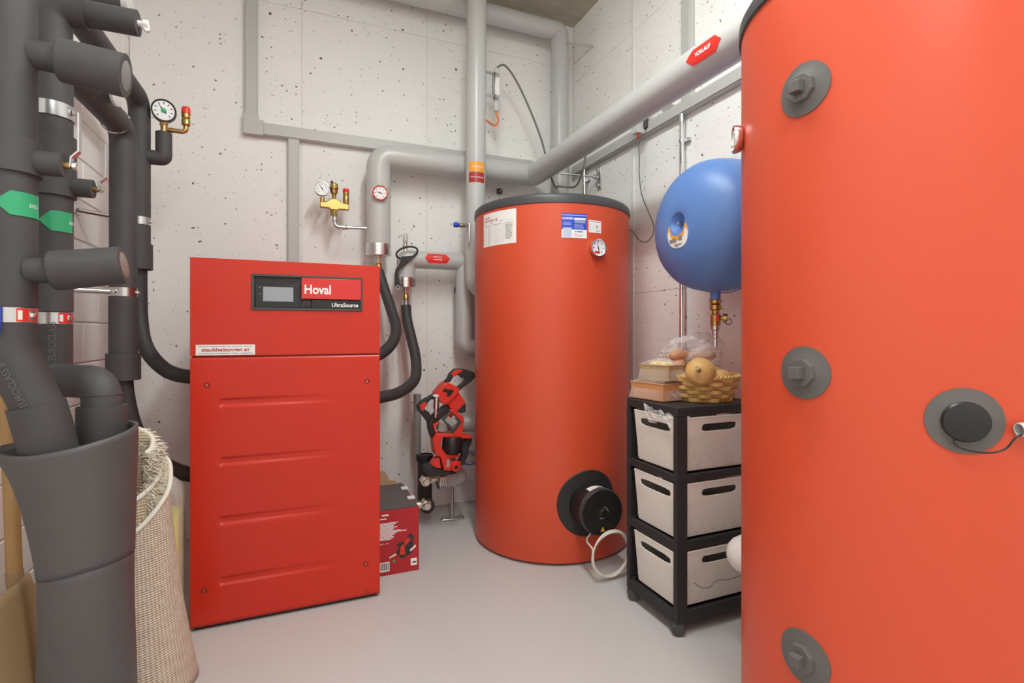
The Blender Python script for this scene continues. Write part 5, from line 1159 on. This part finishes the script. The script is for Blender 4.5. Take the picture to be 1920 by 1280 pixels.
# ------------------------------------------------------------------ rolled rug standing on end
rug = thing('rolled_rug', 'beige shaggy rug rolled up and standing behind the black wrap', 'rug', (-.44, 1.88, 0))
RX, RY = -.462, 1.865
def spiral(a0, a1, r0, r1, ztop, name, mat, n=90, flare=1.0):
    b = MB(); nz = 26; uv = []; s_len = 0; prev = None
    top = []
    for i in range(n+1):
        a = a0 + (a1-a0)*i/n; r = r0 + (r1-r0)*i/n
        zt = ztop(a)
        for j in range(nz+1):
            z = .003 + (zt-.003)*j/nz; fl = 1 + flare*.62*max(0, 1-z/.62)**1.8
            fl *= 1 + .02*math.sin(5*a + z*6)
            p = V((RX + (r*fl)*math.cos(a)*.98 + .012*(1-z/.62), RY + r*fl*math.sin(a)*.86, z)); b.v.append(tuple(p))
            if j == nz: top.append(p)
        if prev is not None: s_len += r*abs(a1-a0)/n
        for j in range(nz+1): uv.append((s_len, zt*j/nz))
        prev = a
    m = nz+1
    b.f = [(i*m+j, (i+1)*m+j, (i+1)*m+j+1, i*m+j+1) for i in range(n) for j in range(nz)]
    b.uv = uv
    o = obj(name, b, mat, rug, solid=.007, smooth=80)
    obj('binding', MB().tube(top, .0068, 8), m_bind, o)
    return top
zt_out = lambda a: .585 + .050*math.cos(a-.15) + .085*math.sin(a)
spiral(math.radians(-170), math.radians(175), .104, .096, zt_out, 'outer_layer', m_rugb)
zt_in = lambda a: .660 + .015*math.cos(a) + .075*math.sin(a)
tin = spiral(math.radians(-150), math.radians(160), .078, .070, zt_in, 'inner_layer', m_rugb2, 70, .8)
zt_c = lambda a: .755 + .03*math.sin(a) - .02*math.cos(a)
spiral(math.radians(-40), math.radians(150), .052, .060, zt_c, 'core_layer', m_rugb2, 40, .5)
b = MB(); random.seed(11)
def tuft(p, d, l, w_):
    p, d = V(p), V(d).normalized(); a = d.cross(V((0, 0, 1)) if abs(d.z) < .9 else V((1, 0, 0))).normalized()*w_; c = d.cross(a)
    mid = p + d*l*.6 + V((random.uniform(-1, 1), random.uniform(-1, 1), random.uniform(-1, .3)))*l*.2
    tip = p + d*l + V((random.uniform(-1, 1), random.uniform(-1, 1), random.uniform(-1.6, .2)))*l*.4
    b.add([p+a, p-a*.5+c, p-a*.5-c, mid+a*.8, mid-a*.4+c*.8, mid-a*.4-c*.8, tip], [(0, 1, 4, 3), (1, 2, 5, 4), (2, 0, 3, 5), (3, 4, 6), (4, 5, 6), (5, 3, 6)])
for _ in range(5200):
    k = random.random()
    if k < .40:      # pile on the inside of the outer layer
        a = random.uniform(-3, 3.05); z = zt_out(a) - random.random()**1.5*.10; r = .094; d = V((-math.cos(a), -math.sin(a), .25))
    elif k < .62:    # inside of the inner layer
        a = random.uniform(-2.6, 2.75); z = zt_in(a) - random.random()**1.5*.09; r = .066; d = V((-math.cos(a), -math.sin(a), .25))
    else:            # pile on the outside of the core strip that stands up highest
        a = random.uniform(-.9, 2.7); z = zt_c(min(max(a, -.7), 2.6)) - random.random()*.17; r = .056; d = V((math.cos(a), math.sin(a), .15))
    fl = 1 + .62*max(0, 1-z/.62)**1.8
    tuft((RX + r*fl*math.cos(a), RY + r*fl*math.sin(a)*.86, z), d, random.uniform(.016, .032), .0026)
o_ = obj('pile', b, m_pile, rug, smooth=0); o_['kind'] = 'stuff'

# ------------------------------------------------------------------ canister, shovel and batten on the left
cn = thing('canister', 'translucent canister of yellow-green fluid between rug and cabinet', 'canister', (-.47, 2.22, 0))
def rrect(x0, x1, y0, y1, r, k=6):
    out = []
    for cx_, cy_, a0 in ((x1-r, y1-r, 0), (x0+r, y1-r, 90), (x0+r, y0+r, 180), (x1-r, y0+r, 270)):
        for i in range(k+1): a = math.radians(a0 + 90*i/k); out.append((cx_ + r*math.cos(a), cy_ + r*math.sin(a)))
    return out
def loft(levels):
    b = MB(); n = None
    for (x0, x1, y0, y1, r, z) in levels:
        P = rrect(x0, x1, y0, y1, r); n = len(P); b.v += [(x, y, z) for x, y in P]
    b.f = [(j*n+i, j*n+(i+1) % n, (j+1)*n+(i+1) % n, (j+1)*n+i) for j in range(len(levels)-1) for i in range(n)]
    b.f += [tuple(range(n-1, -1, -1)), tuple(range((len(levels)-1)*n, len(levels)*n))]
    return b
X0, X1, Y0, Y1 = -.545, -.384, 2.06, 2.235
obj('fluid', loft([(X0+.006, X1-.004, Y0+.006, Y1-.006, .03, .006), (X0+.004, X1-.003, Y0+.004, Y1-.004, .035, .03), (X0+.004, X1-.003, Y0+.004, Y1-.004, .035, .44)]), m_liq, cn)
obj('shell', loft([(X0+.02, X1-.02, Y0+.02, Y1-.02, .02, 0), (X0, X1, Y0, Y1, .035, .018), (X0, X1, Y0, Y1, .035, .50), (X0+.006, X1-.006, Y0+.006, Y1-.006, .035, .53), (X0+.03, X1-.03, Y0+.03, Y1-.03, .03, .56), (X0+.06, X1-.06, Y0+.06, Y1-.06, .02, .570)]), m_can, cn)
obj('screw_cap', MB().lathe([(.022, .565), (.024, .568), (.024, .590), (.021, .594), (0, .594)], (-.465, 2.15, 0), seg=24), m_paper, cn)
sh = thing('wooden_shovel', 'wooden shovel standing blade down by the left wall', 'shovel', (-.71, 1.80, 0))
obj('handle', MB().tube([(-.726, 1.842, .36), (-.730, 1.82, .80), (-.738, 1.79, 1.35)], .0175, 18), m_wood, sh)
b = MB(); nu, nv = 20, 16
for j in range(nv+1):
    for i in range(nu+1):
        u = i/nu*2-1; z = .008 + .395*j/nv; wd = .185 - .05*max(0, (j/nv-.7)/.3)**2
        top = .04*(1-abs(u))**.5 if j == nv else 0
        b.v.append((-.735 + .060*(1-u*u)*(.35+.65*(1-j/nv*.6)) + .02*(1-j/nv), 1.80 + u*wd, z - (0.035*abs(u)**4 if j > nv-3 else 0)))
b.f = [(j*(nu+1)+i, j*(nu+1)+i+1, (j+1)*(nu+1)+i+1, (j+1)*(nu+1)+i) for j in range(nv) for i in range(nu)]
obj('blade', b, m_ply, sh, solid=.009, smooth=60)
obj('blade_ferrule', MB().tube([(-.720, 1.845, .30), (-.727, 1.840, .42)], .0195, 16), m_ply, sh)
bt_ = tag(obj('wooden_batten', MB().tube(spline([(-.630, 1.79, .01), (-.628, 1.79, .40), (-.640, 1.79, .62), (-.665, 1.80, .95)], 6), .020, 12, flat=.5), m_wood), 'pale wooden paddle edge showing between shovel and black wrap', 'batten')
